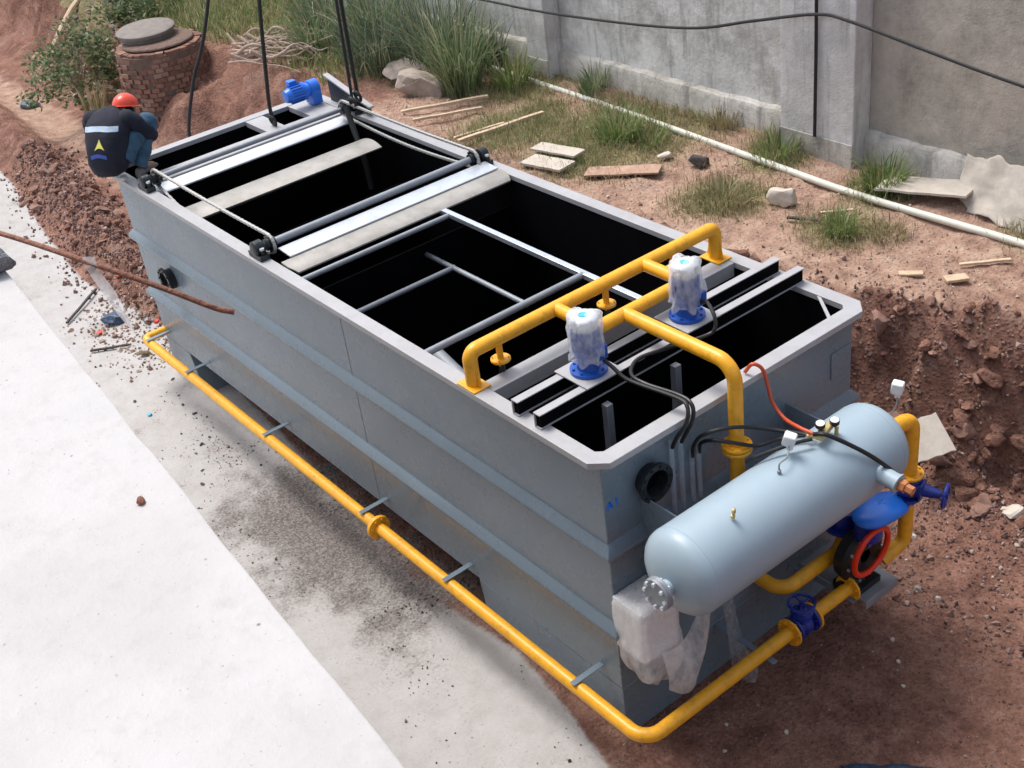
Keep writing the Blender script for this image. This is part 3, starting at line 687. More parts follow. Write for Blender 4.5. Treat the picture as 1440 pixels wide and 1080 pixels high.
o = cab_wrap().build('plastic_sheet', 'filmwhite', None, smooth=60); tag(o, 'milky creased plastic sheet bagged over the control cabinet below the pressure vessel', 'plastic sheet')
def sheet(rows, name, mat, label, cat, amp=.02, sub=10, seed=0, thick=.0):
    """creased sheet through rows of points"""
    rr = [spline(r, sub) for r in rows]; cols_ = list(zip(*rr)); g = [spline(c, sub) for c in cols_]
    nu, nv = len(g), len(g[0]); m_ = MB(); vs = []
    for i in range(nu):
        for j in range(nv):
            p = g[i][j]; q = Vector((fbm(p.x+seed, p.y, p.z, 4, 7.), fbm(p.x, p.y+seed+3, p.z, 4, 7.), fbm(p.x, p.y, p.z*3+seed+7, 4, 7.)))
            vs.append(p+q*amp)
    m_.add(vs, [(i*nv+j, (i+1)*nv+j, (i+1)*nv+j+1, i*nv+j+1) for i in range(nu-1) for j in range(nv-1)])
    o = m_.build(name, mat, None, smooth=70); tag(o, label, cat)
    if thick: s_ = o.modifiers.new('solidify', 'SOLIDIFY'); s_.thickness = thick
    return o
sheet([[(.24, .16, .96), (.26, .33, .95), (.21, .50, 1.05), (.14, .66, 1.12)], [(.29, .15, .80), (.34, .32, .76), (.27, .50, .84), (.16, .68, .98)], [(.27, .16, .66), (.31, .31, .56), (.25, .47, .66), (.14, .62, .86)]],
      'plastic_flap', 'filmwhite', 'torn flap of clear plastic folded out from the bagged control cabinet', 'plastic flap', .010)
sheet([[(.02, .80, 1.30), (.04, .84, 1.30), (.03, .88, 1.30)], [(.05, .84, .95), (.08, .88, .94), (.05, .93, .95)], [(.08, .88, .55), (.12, .92, .52), (.08, .97, .55)], [(.12, .92, .10), (.22, 1.0, .06), (.14, 1.08, .12)]],
      'plastic_strip', 'filmthin', 'thin clear plastic strip trailing to the ground beside the bagged cabinet', 'plastic strip', .02)

# ------------------------------------------------------------------ crane slings
HK = Vector((-6.02, 2.36, 7.6))
def sling(pts, r, label, n=2):
    m_ = MB(); m_.tube(spline(pts, 6), r, 8)
    p0, p1 = Vector(pts[0]), Vector(pts[1])
    m_.torus(p0, (0, 1, .2), .05, .016, 20, 8); o = m_.build('lifting_sling', 'cable', None)
    tag(o, label, 'sling', 'crane slings at the far end of the tank')
def toward(p, d, s_=1.): return Vector(p)+Vector(d)*s_
sling([(-6.60, 1.62, 2.37), (-6.58, 1.64, 2.75), (-6.45, 1.85, 4.4), tuple(HK)], .020, 'black lifting sling rising from the far cross beam beside the divider plate')
sling([(-6.04, 2.30, 2.52), (-6.04, 2.31, 3.2), (-6.03, 2.33, 4.6), tuple(HK)], .020, 'black lifting sling rising from the bearing by the right rim of the tank')
sling([(-5.98, 2.20, 2.50), (-6.0, 2.24, 3.3), (-6.01, 2.30, 4.9), tuple(HK+Vector((.05, 0, 0)))], .016, 'thinner black sling running up alongside the one at the right rim')
sling([(-7.13, .95, 2.05), (-7.30, 1.02, 2.30), (-7.34, 1.22, 2.75), (-7.10, 1.55, 3.7), tuple(HK)], .018, 'black sling curving up past the brick manhole shaft from behind the tank')
m_ = MB(); m_.tube(spline([(-6.02, 2.14, 2.47), (-5.93, 2.12, 2.30), (-5.75, 2.08, 2.0), (-5.68, 2.06, 1.72)], 6), .03, 8)
tag(m_.build('slack_sling', 'cable', None), 'slack dark sling end hanging down into the open tank below the right bearing', 'sling')

# ------------------------------------------------------------------ boundary wall
wall = empty('boundary_wall', (-5, 6.05, UP), 'weathered grey rendered boundary wall with pillars and stained base ledge', 'wall')
def plaster(name, cols, seed):
    m, nt, b = new_mat(name); P = coords(nt)
    mp = N(nt, 'ShaderNodeMapping'); mp.inputs['Location'].default_value = (seed, seed, 0); nt.links.new(P, mp.inputs[0]); V = mp.outputs[0]
    n1 = noise_node(nt, .8, 8, .72, V); n2 = noise_node(nt, 2.4, 9, .74, V); n3 = noise_node(nt, 40, 5, .6, V)
    st = N(nt, 'ShaderNodeMapping'); st.inputs['Scale'].default_value = (3.5, 3.5, .35); nt.links.new(V, st.inputs[0]); n4 = noise_node(nt, 1.6, 7, .7, st.outputs[0])
    c = ramp(nt, n1.outputs['Fac'], [(.34, cols[0]), (.5, cols[1]), (.64, cols[2])]).outputs[0]
    c = mixc(nt, ramp(nt, n2.outputs['Fac'], [(.45, (0,)*3), (.68, (.85,)*3)]).outputs[0], c, cols[3])
    c = mixc(nt, ramp(nt, n4.outputs['Fac'], [(.52, (0,)*3), (.72, (.75,)*3)]).outputs[0], c, (.12, .12, .112))
    sx = N(nt, 'ShaderNodeSeparateXYZ'); nt.links.new(P, sx.inputs[0])
    if cols[4]:
        fx = N(nt, 'ShaderNodeMapRange'); fx.inputs['From Min'].default_value = -4.0; fx.inputs['From Max'].default_value = -2.4; nt.links.new(sx.outputs[0], fx.inputs[0])
        c = mixc(nt, fx.outputs[0], c, mixc(nt, .88, c, ramp(nt, n2.outputs['Fac'], [(.32, (.19, .16, .128)), (.5, (.42, .365, .305)), (.66, (.60, .53, .455))]).outputs[0]))
    nt.links.new(c, b.inputs['Base Color']); b.inputs['Roughness'].default_value = .92
    x1 = bump(nt, b, n2.outputs['Fac'], .8, .035); bump(nt, b, n3.outputs['Fac'], .6, .010, x1); return m
M['plaster'] = plaster('weathered_render', ((.50, .49, .47), (.72, .71, .69), (.85, .835, .805), (.33, .32, .295), True), 0)
M['pillarm'] = plaster('pillar_render', ((.58, .56, .55), (.70, .68, .67), (.76, .74, .74), (.48, .46, .44), False), 3.7)
M['plinthm'] = plaster('plinth_concrete', ((.40, .37, .32), (.56, .53, .48), (.66, .63, .59), (.27, .25, .21), False), 8.1)
m_ = MB(); m_.box((-45, 5.95, .4), (30, 6.17, 4.6)); m_.build('wall_panel', 'plaster', wall, smooth=0)
# plinth with an uneven broken top edge
def plinth(x0, x1):
    n = int((x1-x0)/.06); rs = []
    for i in range(n+1):
        x = x0+(x1-x0)*i/n; d = .02*fbm(x, 1, 0, 4, 2.5); t = .012*fbm(x, 9, 0, 4, 4.)
        rs.append([(x, 5.949, .5), (x, 5.87+.006*fbm(x, 4, 0, 3, 6), .5), (x, 5.862+.3*t*.3, 1.63+d), (x, 5.885+t*.4, 1.675+d+t*.6), (x, 5.949, 1.70+d+t)])
    m2 = MB(); m2.rings(rs); m2.build('plinth', 'plinthm', wall, smooth=30)
PIL = [(-17.0, -16.5), (-12.3, -11.8), (-7.72, -7.33), (-3.66, -2.76), (1.9, 2.5), (7.0, 7.6)]
xx = -45
for a, b in PIL: plinth(xx, a-.001); xx = b+.001
plinth(xx, 30)
for a, b in PIL:
    m2 = MB(); m2.box((a, 5.70, .4), (b, 5.9495, 4.6)); pz = m2.build('pillar', 'pillarm', wall, smooth=0, bev=.012)
    m2 = MB(); m2.box((a-.01, 5.682, .4), (b+.006, 5.6985, 1.62)); m2.build('pillar_foot', 'plinthm', pz, smooth=0, bev=.008)
m_ = MB(); m_.tube([(-3.20, 5.672, 1.62), (-3.195, 5.672, 2.4), (-3.20, 5.672, 4.55)], .017, 8)
o = m_.build('drain_conduit', 'cable', None); tag(o, 'thin black conduit running straight up the broad pillar of the boundary wall', 'conduit')
pts = [(-12, 5.62, 2.9), (-9.5, 5.62, 2.30), (-7.95, 5.62, 2.235), (-6.27, 5.62, 2.31), (-4.82, 5.62, 2.45), (-3.94, 5.63, 2.66), (-3.2, 5.655, 2.83), (-2.79, 5.63, 2.84), (-1.9, 5.6, 2.72), (-1.05, 5.6, 2.60), (.4, 5.6, 2.45), (1.9, 5.62, 2.6)]
m_ = MB(); m_.tube(spline(pts, 8), .016, 8); tag(m_.build('overhead_wire', 'cable', None), 'sagging black cable strung along the face of the boundary wall', 'cable')

# ------------------------------------------------------------------ roof slab in the near left corner
roofb = empty('roof_terrace', (-1, -6, -.1), 'white concrete roof slab edge in the near left corner above the trench', 'building')
def conc():
    m, nt, b = new_mat('white_concrete'); P = coords(nt)
    n1 = noise_node(nt, 1.6, 7, .65, P); n2 = noise_node(nt, 14, 6, .7, P); n3 = noise_node(nt, 70, 4, .6, P)
    c = ramp(nt, n1.outputs['Fac'], [(.3, (.455, .438, .432)), (.55, (.525, .507, .503)), (.75, (.48, .47, .475))]).outputs[0]
    c = mixc(nt, ramp(nt, n2.outputs['Fac'], [(.52, (0,)*3), (.76, (.55,)*3)]).outputs[0], c, (.40, .385, .375))
    c = mixc(nt, ramp(nt, n3.outputs['Fac'], [(.66, (0,)*3), (.71, (.7,)*3)]).outputs[0], c, (.24, .22, .21))
    v3 = N(nt, 'ShaderNodeTexVoronoi'); v3.inputs['Scale'].default_value = 9; nt.links.new(P, v3.inputs['Vector'])
    c = mixc(nt, ramp(nt, v3.outputs['Distance'], [(.02, (.8,)*3), (.05, (0,)*3)]).outputs[0], c, (.14, .11, .10))
    nt.links.new(c, b.inputs['Base Color']); b.inputs['Roughness'].default_value = .9
    x1 = bump(nt, b, n2.outputs['Fac'], .25, .01); bump(nt, b, n3.outputs['Fac'], .2, .003, x1); return m
M['conc'] = conc()
SZ = 4.9; P0 = Vector((.475, -2.702, 0)); P1 = Vector((3.073, -2.907, 0)); dv = (P1-P0).normalized(); nv_ = Vector((dv.y, -dv.x, 0))
m_ = MB(); n = 160; top_o = []; rs = []
for i in range(n+1):
    s_ = -5+14*i/n; p = P0+dv*s_ + nv_*(.004*fbm(s_, 2, 0, 4, 3.)+.004*fbm(s_, 7, 0, 4, 18.))
    q = P0+dv*s_+nv_*9
    rs.append([(p.x, p.y, SZ-.22), (p.x+nv_.x*.001, p.y+nv_.y*.001, SZ-.004), (p.x+nv_.x*.006, p.y+nv_.y*.006, SZ), (q.x, q.y, SZ), (q.x, q.y, SZ-.22)])
m_.rings(rs); m_.build('roof_slab', 'conc', roofb, smooth=40)
a = P0-dv*4.9+nv_*.25; b = P0+dv*8.9+nv_*.25
m_ = MB(); m_.prism([(a.x, a.y, -.3), (b.x, b.y, -.3), (b.x+nv_.x*8.5, b.y+nv_.y*8.5, -.3), (a.x+nv_.x*8.5, a.y+nv_.y*8.5, -.3)], (0, 0, SZ-.225+.3)); m_.build('wall', 'plaster', roofb, smooth=0)
def rock_mesh(seed, sub=3, flat=.75, rough=.45):
    bm = bmesh.new(); bmesh.ops.create_icosphere(bm, subdivisions=sub, radius=1.)
    rr = random.Random(seed); pl = [(Vector((rr.gauss(0, 1), rr.gauss(0, 1), rr.gauss(0, 1))).normalized(), rr.uniform(.45, .85)) for _ in range(9)]
    for v in bm.verts:
        p = v.co.copy()
        for nrm, d in pl:
            e_ = p.dot(nrm)-d
            if e_ > 0: p -= nrm*e_*.92
        p *= 1+rough*.35*noise.fractal(p*1.7+Vector((seed*3.1, 0, 0)), 1., 2., 4)
        v.co = Vector((p.x, p.y, p.z*flat))
    me_ = bpy.data.meshes.new('stone'); bm.to_mesh(me_); bm.free()
    me_.polygons.foreach_set('use_smooth', [True]*len(me_.polygons)); me_.set_sharp_from_angle(angle=R(28)); return me_
ROCKS = [rock_mesh(s_, 3 if s_ < 4 else 2, .55+.08*s_) for s_ in range(7)]
RM = {}
def rock(k, mat, loc, size, rot, name='stone', label=None, cat='stone', group=None):
    key = (k, mat)
    if key not in RM: RM[key] = ROCKS[k].copy(); RM[key].materials.clear(); RM[key].materials.append(M[mat])
    o = bpy.data.objects.new(name, RM[key]); o.location = loc; o.scale = size; o.rotation_euler = rot; col.objects.link(o)
    return tag(o, label, cat, group)
rock(2, 'mortar', (.53, -2.73, SZ+.03), (.085, .07, .085), (.2, .1, .4), 'mortar_lump', 'rough grey lump of mortar on the edge of the white roof slab', 'mortar lump')
rock(5, 'rust', (2.04, -2.915, SZ+.008), (.014, .011, .010), (.2, .4, 1), 'stone_chip', 'small brown stone chip lying alone on the white roof slab', 'stone chip')
# bent rebar
m_ = MB(); m_.tube(spline([(-1.2, -3.1, SZ+.02), (-.4, -2.85, SZ+.03), (.26, -2.629, SZ+.012), (.70, -2.50, SZ-.006), (.90, -2.36, SZ-.09), (1.0, -2.255, SZ-.17), (1.035, -2.205, SZ-.197)], 8), .009, 10)
tag(m_.build('rebar_rod', 'rust', None), 'bent rusty reinforcing rod sticking out past the roof slab over the tank', 'rod')
sheet([[(.690, -2.508, SZ+.014), (.715, -2.498, SZ+.018), (.745, -2.487, SZ+.022)], [(.695, -2.509, SZ-.02), (.72, -2.499, SZ-.02), (.745, -2.487, SZ-.02)], [(.690, -2.487, SZ-.11), (.715, -2.475, SZ-.11), (.742, -2.462, SZ-.10)], [(.688, -2.458, SZ-.21), (.705, -2.448, SZ-.21), (.724, -2.438, SZ-.20)], [(.694, -2.430, SZ-.29), (.698, -2.427, SZ-.29), (.703, -2.424, SZ-.29)]],
      'plastic_strip', 'filmwhite', 'white plastic strip knotted on the rusty rod and hanging down', 'plastic strip', .005, 8, 2)

# ------------------------------------------------------------------ brick manhole shaft
def brickm():
    m, nt, b = new_mat('old_brick'); g = N(nt, 'ShaderNodeNewGeometry'); P = g.outputs['Position']
    r = ramp(nt, g.outputs['Random Per Island'], [(0, (.15, .070, .050)), (.4, (.22, .11, .08)), (.8, (.28, .15, .108)), (1, (.33, .21, .16))])
    n = noise_node(nt, 22, 6, .7, P); c = mixc(nt, ramp(nt, n.outputs['Fac'], [(.5, (0,)*3), (.75, (.7,)*3)]).outputs[0], r.outputs[0], (.36, .27, .22))
    nt.links.new(c, b.inputs['Base Color']); b.inputs['Roughness'].default_value = .95; bump(nt, b, n.outputs['Fac'], .6, .02); return m
M['brick'] = brickm()
MX, MY = -13.25, 3.22
mh = empty('manhole_shaft', (MX, MY, 0), 'round brick manhole shaft with an iron lid exposed in the far bank', 'manhole')
m_ = MB(); r0 = random.Random(5)
for row in range(25):
    z = -.1+row*.068; rad = .63-.002*row+(.0 if row < 22 else -.01*(row-21)); nb = 32
    for j in range(nb):
        a = 2*math.pi*(j+.5*(row % 2))/nb + r0.uniform(-.012, .012)
        mt = Matrix.Translation((MX+math.cos(a)*(rad+r0.uniform(-.03, .014)), MY+math.sin(a)*(rad+r0.uniform(-.03, .014)), z+r0.uniform(-.006, .006))) @ Euler((r0.uniform(-.06, .06), r0.uniform(-.06, .06), a)).to_matrix().to_4x4()
        m_.box((-.07, -.053, -.029), (.07, .053, .029), mt)
m_.build('brick_shaft', 'brick', mh, smooth=0)
m_ = MB(); m_.lathe((MX, MY, -.2), (0, 0, 1), [(0, .675), (1.72, .632)], 32); m_.build('mortar_core', 'mortarbrown', mh)
m_ = MB(); m_.lathe((MX, MY, 1.585), (0, 0, 1), [(0, .52), (.02, .51), (.03, .47), (.04, .40)], 32); m_.build('collar', 'mortarbrown', mh, smooth=0)
m_ = MB(); m_.lathe((MX-.20, MY-.06, 1.70), (.03, -.03, 1), [(0, .33), (.005, .42), (.05, .43), (.06, .415), (.065, .38), (.068, .0)], 36); m_.lathe((MX-.20, MY-.06, 1.62), (0, 0, 1), [(0, .37), (.085, .37)], 30); m_.build('iron_lid', 'manhole', mh)

# ------------------------------------------------------------------ stones, boards, pipe and scraps
rock(1, 'greystone', (-8.55, 4.62, UP+.12), (.36, .27, .30), (.1, .2, .5), 'boulder', 'big brown-grey boulder at the foot of the tall grass by the far end', 'boulder')
rock(0, 'greystone', (-9.1, 4.75, UP+.16), (.36, .22, .10), (.35, .1, .2), 'boulder', 'flat slab of rock lying behind the big boulder under the tall grass', 'boulder')
rock(3, 'palestone', (-2.86, 4.80, UP+.09), (.155, .12, .13), (.1, 0, .4), 'boulder', 'pale squarish rock beside the white pipe in front of the broad pillar', 'boulder')
rock(4, 'palestone', (.46, 3.65, .10), (.10, .09, .07), (.1, .2, .9), 'boulder', 'pale stone standing out of the soil at the right edge under the bank', 'boulder')
rock(2, 'palestone', (-16.0, 3.85, UP+.18), (.22, .16, .20), (.2, .1, .3), 'boulder', 'whitish rock beside the manhole lid at the edge of the grass', 'boulder')
rs_ = random.Random(21)
for i in range(260):      # stones bedded in the cut bank
    x = rs_.uniform(-2.4, 1.6); t = rs_.betavariate(1.3, 1.5); yt = lerp_tab(x, TOP); y = yt-.9+t*1.0
    s_ = rs_.choice([.035, .04, .05, .06, .08, .12]) * rs_.uniform(.7, 1.2)
    rock(rs_.randrange(7), rs_.choice(['soil', 'soil', 'soil', 'stone']), (x, y, h(x, y)+s_*.05), (s_*rs_.uniform(.9, 1.6), s_, s_*rs_.uniform(.6, 1)), (rs_.uniform(-.5, .5), rs_.uniform(-.5, .5), rs_.uniform(0, 6)),
         'bank_stone', 'angular reddish-brown stone bedded in the cut bank right of the tank', 'stone', 'stones in the cut bank right of the tank')
for i in range(55):
    x = rs_.uniform(-.1, 1.7); y = rs_.uniform(2.3, 3.8); s_ = rs_.choice([.012, .016, .02, .025, .035])
    rock(4+rs_.randrange(3), rs_.choice(['stone', 'stone', 'greystone', 'palestone']), (x, y, h(x, y)+s_*.15), (s_*1.3, s_, s_*.8), (rs_.uniform(-.4, .4), 0, rs_.uniform(0, 6)),
         'floor_stone', 'small loose stone on the brown soil right of the pump', 'stone', 'small stones on the soil right of the pump')
for x, y in ((.896, 1.703), (.583, 2.003), (.74, 1.86), (.30, .62), (.62, .85), (.45, .45)):
    rock(5, 'palestone', (x, y, h(x, y)+.008), (.022, .016, .013), (0, .2, x*9), 'pebble', 'small whitish pebble in the shaded soil in front of the tank', 'pebble', 'whitish pebbles in front of the tank')
for i in range(165):      # clods on the spoil ridge and in the far bank
    if i < 70: x = rs_.uniform(-13.5, -7.3); y = lerp_tab(x, RID)+rs_.gauss(0, .22)
    else: x = rs_.uniform(-19, -15.2); y = lerp_tab(x, TOP)-rs_.uniform(.0, 1.3)
    s_ = rs_.choice([.04, .05, .07, .09]) * (1 if i < 70 else 1.5)
    rock(rs_.randrange(7), rs_.choice(['soil', 'soil', 'stone'] if i < 70 else ['soil', 'soil', 'stone', 'greystone']), (x, y, h(x, y)+s_*.15), (s_*1.3, s_, s_*.8), (rs_.uniform(-.5, .5), rs_.uniform(-.5, .5), rs_.uniform(0, 6)),
         'soil_clod', 'reddish clod in the heap of dug soil past the far end of the tank' if i < 70 else 'brown clod in the rubble bank at the far left', 'clod', 'clods in the spoil heap' if i < 70 else 'clods in the far left bank')
# loose gravel, uncountable
def gravel(name, n, fn, mat, smin, smax):
    m2 = MB(); rr = random.Random(hash(name) % 999 if False else len(name))
    oct_v = [Vector(p) for p in ((1,0,0),(-1,0,0),(0,1,0),(0,-1,0),(0,0,1),(0,0,-1))]; oct_f = [(0,2,4),(2,1,4),(1,3,4),(3,0,4),(2,0,5),(1,2,5),(3,1,5),(0,3,5)]
    k = 0
    while k < n:
        p = fn(rr)
        if p is None: continue
        x, y = p; s_ = rr.uniform(smin, smax)*(1 if rr.random() < .9 else 1.8); e = Euler((rr.uniform(0, 6), rr.uniform(0, 6), rr.uniform(0, 6))).to_matrix(); z = h(x, y)
        m2.add([Vector((x, y, z+s_*.25)) + (e @ Vector((v.x*s_*rr.uniform(.7, 1.4), v.y*s_*rr.uniform(.6, 1.), v.z*s_*rr.uniform(.5, .9)))) for v in oct_v], oct_f); k += 1
    o = m2.build(name, mat, None, smooth=0); tag(o, kind='stuff'); return o
def g1(r):
    x = r.uniform(-2.2, 1.9); y = r.uniform(2.3, 4.4); return (x, y) if r.random() < (.35+.65*sm((y-2.6)/1.2))*(1-.88*sm((bank_t(x, y)[0]-.75)/.35)) else None
def g2(r):
    x = r.gauss(-3.4, 1.5); y = r.gauss(-.2, .36); return (x, y) if -8 < x < .4 and -1.4 < y < .5 and fbm(x, y, 9, 3, 1.7) > r.uniform(-.1, .5) else None
def g3(r):
    x = r.uniform(-14.5, -7.25); return (x, lerp_tab(x, RID)+r.gauss(0, .28))
def g4(r):
    x = r.uniform(-.05, 1.9); y = r.uniform(-.6, 2.6); return (x, y) if y > lerp_tab(x, PALE) else None
def g5(r):
    x = r.uniform(-9.2, -7.2); y = r.gauss(.15, .28); return (x, y)
def g6(r):
    x = r.uniform(-8.6, .5); t = r.random(); y = lerp_tab(x, TOP)+t*1.9; return (x, y) if y < 5.75 else None
def pebm(name, cs):
    m, nt, b = new_mat(name); g = N(nt, 'ShaderNodeNewGeometry'); r = ramp(nt, g.outputs['Random Per Island'], [(i/(len(cs)-1), c) for i, c in enumerate(cs)])
    nt.links.new(r.outputs[0], b.inputs['Base Color']); b.inputs['Roughness'].default_value = .95; return m
M['peb'] = pebm('brown_gravel', [(.08, .045, .04), (.17, .095, .08), (.24, .145, .12), (.38, .28, .24)])
M['peb2'] = pebm('dark_grit', [(.05, .045, .04), (.14, .115, .105), (.28, .24, .22), (.42, .38, .36)])
M['peb3'] = pebm('tan_crumbs', [(.16, .10, .08), (.32, .21, .16), (.46, .34, .27), (.60, .52, .44)])
gravel('gravel', 5200, g1, 'peb', .006, .022); gravel('dark_grit', 800, g2, 'peb2', .004, .012); gravel('spoil_gravel', 4200, g3, 'peb', .010, .032)
gravel('soil_crumbs', 2600, g4, 'peb', .003, .009); gravel('sandy_crumbs', 700, g5, 'peb3', .008, .024); gravel('plateau_crumbs', 1700, g6, 'peb3', .005, .016)

m_ = MB(); m_.tube(spline([(-9.2, 5.62, UP+.10), (-8.38, 5.575, UP+.085), (-5.88, 5.496, UP+.075), (-3.52, 5.357, UP+.065), (-2.33, 5.279, UP+.07), (-.66, 5.308, UP+.075), (1.5, 5.30, UP+.08)], 10), .034, 12)
tag(m_.build('plastic_pipe', 'pvc', None), 'long white plastic pipe lying on the ground parallel to the wall', 'pipe')
def plank(name, a, b, w, t, mat, label, cat='board', tilt=0, group=None):
    a = Vector(a); b = Vector(b); d = (b-a); l = d.length; d.normalize(); s_ = Vector((-d.y, d.x, 0)).normalized(); up = d.cross(s_)*-1
    if tilt: q = Matrix.Rotation(tilt, 3, d); s_ = q @ s_; up = q @ up
    if up.z < 0: up = -up
    n = 8; rs = []
    for i in range(n+1):
        c = a+d*l*i/n + up*.003*min(1, l)*math.sin(i*1.3); k = 1+.03*math.sin(i*2.1+l*9)
        rs.append([c-s_*w/2*k, c+s_*w/2*k, c+s_*w/2*k+up*t, c-s_*w/2*k+up*t])
    m2 = MB(); m2.rings(rs); o = m2.build(name, mat, None, smooth=0, bev=.003); return tag(o, label, cat, group)
def gz(x, y, d=.02): return (x, y, h(x, y)+d)
plank('board', gz(-4.95, 4.18, .03), gz(-4.30, 4.62, .05), .22, .02, 'wood', 'reddish weathered board lying flat beyond the right rim of the tank')
plank('board', gz(-5.72, 4.02, .03), gz(-5.15, 4.10, .05), .26, .03, 'greyboard', 'pale grey board beside the right rim near the grass patch')
plank('board', gz(-5.85, 4.25, .05), gz(-5.25, 4.36, .09), .20, .025, 'greyboard', 'broken pale board half hidden in dry grass behind the other grey board')
plank('plank', gz(-8.05, 3.96, .04), gz(-7.55, 4.90, .06), .05, .03, 'palewood', 'thin pale timber lath lying nearest the far boulder')
plank('plank', gz(-7.72, 3.90, .05), gz(-7.30, 4.62, .06), .04, .03, 'palewood', 'thin pale timber lath lying second from the far boulder')
plank('plank', gz(-6.75, 3.85, .04), gz(-6.60, 4.98, .05), .055, .035, 'palewood', 'long pale timber batten lying near the right rim on the dry grass')
plank('plank', gz(-6.98, 3.95, .04), gz(-6.72, 4.50, .06), .04, .03, 'palewood', 'short pale timber lath beside the long batten')
plank('board', gz(-2.25, 5.50, .06), gz(-1.40, 5.66, .13), .34, .025, 'greyboard', 'cream board lying at the foot of the wall right of the broad pillar')
plank('plank', gz(-.86, 4.50, .02), gz(-.76, 4.66, .03), .10, .025, 'palewood', 'short yellowish wood offcut on the soil near the right edge')
plank('plank', gz(-.93, 4.80, .02), gz(-.62, 5.06, .03), .035, .02, 'palewood', 'thin reddish stick on the soil beyond the wood offcut')
plank('plank', gz(-1.2, 4.35, .02), gz(-1.05, 4.47, .03), .07, .02, 'palewood', 'pale splinter of wood left of the wood offcut')
plank('plank', gz(-2.62, 4.60, .03), gz(-2.32, 4.72, .04), .035, .02, 'dark', 'dark narrow scrap of wood just below the pale squarish rock')
plank('plank', gz(-2.45, 4.86, .03), gz(-2.20, 5.02, .04), .03, .02, 'palewood', 'thin pale stick right of the pale squarish rock')
plank('board', (-.33, 3.34, .52), (-.20, 3.66, .54), .34, .02, 'greyboard', 'tan sheet of board leaning behind the yellow outlet pipe', 'board', .55)
plank('stick', gz(-9.034, -.345, .015), gz(-9.524, .227, .02), .028, .022, 'dark', 'dark straight stick lying on the pale ground nearest the spoil heap', 'stick')
plank('stick', gz(-8.175, -.409, .015), gz(-7.94, -.054, .02), .028, .02, 'dark', 'shorter dark stick on the pale ground by the roof slab edge', 'stick')
for x, y, s_, mt, lb in ((-8.505, -.171, .06, 'scrapred', 'red plastic scrap beside the crumpled dark blue bag'), (-9.235, .461, .055, 'scrapred', 'red plastic scrap at the foot of the spoil heap'), (-8.066, .357, .045, 'scrapred', 'red plastic scrap close to the end of the yellow pipe'), (-6.428, -.497, .035, 'scrapblue', 'cyan plastic scrap on the pale ground by the roof slab edge')):
    rock(6, mt, gz(x, y, s_*.3), (s_, s_*.8, s_*.4), (.2, .3, x), 'plastic_scrap', lb, 'plastic scrap')
rock(0, 'bag', gz(-8.60, .06, .06), (.15, .12, .10), (.1, .2, .4), 'plastic_bag', 'crumpled dark blue plastic bag on the pale ground near the far corner', 'plastic bag')
rock(5, 'bag', gz(-17.3, 2.25, .05), (.24, .13, .06), (.1, .1, .9), 'blue_cloth', 'blue and white rag on the sandy path at the far left', 'rag')
rock(4, 'leaf_dead', gz(-7.61, -.007, .03), (.085, .05, .03), (.1, .3, .7), 'dead_leaf', 'curled brown leaf on the pale ground inside the pipe elbow', 'leaf')
for x, y, s_ in ((-6.806, -.491, .03), (-6.35, -.17, .025), (-6.55, -.12, .018), (-6.1, -.16, .03), (-5.95, -.1, .018), (-5.55, -.36, .03), (-5.3, -.2, .02), (-5.15, -.55, .022), (-6.9, -.02, .028), (-4.95, -.65, .03), (-7.3, -.32, .02)):
    rock(4, 'dark', gz(x, y, s_*.2), (s_, s_*.7, s_*.4), (0, .1, x*7), 'dark_chip', 'dark chip lying on the pale ground left of the yellow pipe', 'chip', 'dark chips on the pale ground')
rock(3, 'dark', gz(-4.13, 5.0, .06), (.12, .09, .08), (0, .1, .3), 'broken_block', 'dark broken block just below the white pipe', 'block')
rock(6, 'palestone', gz(-4.55, 4.95, .05), (.11, .06, .05), (.3, .1, .9), 'rubble_piece', 'pale scrap of rubble left of the dark broken block', 'rubble')
sheet([[(1.04, .86, .03), (1.24, 1.06, .05), (1.46, 1.27, .03)], [(1.28, .72, .05), (1.48, .92, .08), (1.70, 1.12, .05)], [(1.45, .58, .02), (1.66, .78, .04), (1.88, .96, .02)]], 'navy_tarp', 'bag', 'folded navy tarpaulin on the shaded soil at the bottom edge', 'tarpaulin', .015, 8, 5, .006)
sheet([[(-1.60, 5.86, 1.76), (-1.20, 5.80, 1.80), (-.55, 5.84, 1.72)], [(-1.62, 5.74, 1.56), (-1.18, 5.66, 1.60), (-.50, 5.70, 1.55)], [(-1.50, 5.62, 1.42), (-1.10, 5.48, 1.40), (-.45, 5.50, 1.40)]], 'grey_tarp', 'greyboard', 'crumpled pale sheet draped against the wall base near the right edge', 'tarpaulin', .05, 10, 9, .006)
# heap of dead branches
for i in range(26):
    x = -11.5+rs_.gauss(0, .42); y = 4.25+rs_.gauss(0, .2); a = rs_.gauss(.55, .35); l = rs_.uniform(.5, 1.2); z = UP+.06+rs_.uniform(0, .26); r_ = rs_.uniform(.012, .03)
    p = [Vector((x+math.cos(a)*l*(k/4-.5), y+math.sin(a)*l*(k/4-.5)+rs_.uniform(-.015, .015), z+(k/4-.5)*rs_.uniform(-.3, .3)+rs_.uniform(-.02, .04))) for k in range(5)]
    m2 = MB(); m2.tube(spline(p, 4), [r_*(1-.6*q/16) for q in range(17)], 7)
    tag(m2.build('dead_branch', 'bark', None), 'bare dead branch in the heap beyond the blue gear motor', 'branch', 'dead branches heaped beyond the far end')
m2 = MB(); m2.tube(spline([(-18.6, 4.1, 1.25), (-18.3, 3.7, 1.1), (-18.0, 3.2, .75), (-17.9, 2.9, .45)], 6), .05, 8); tag(m2.build('pale_root', 'palewood', None), 'pale bare root hanging down the bank at the far left', 'root')

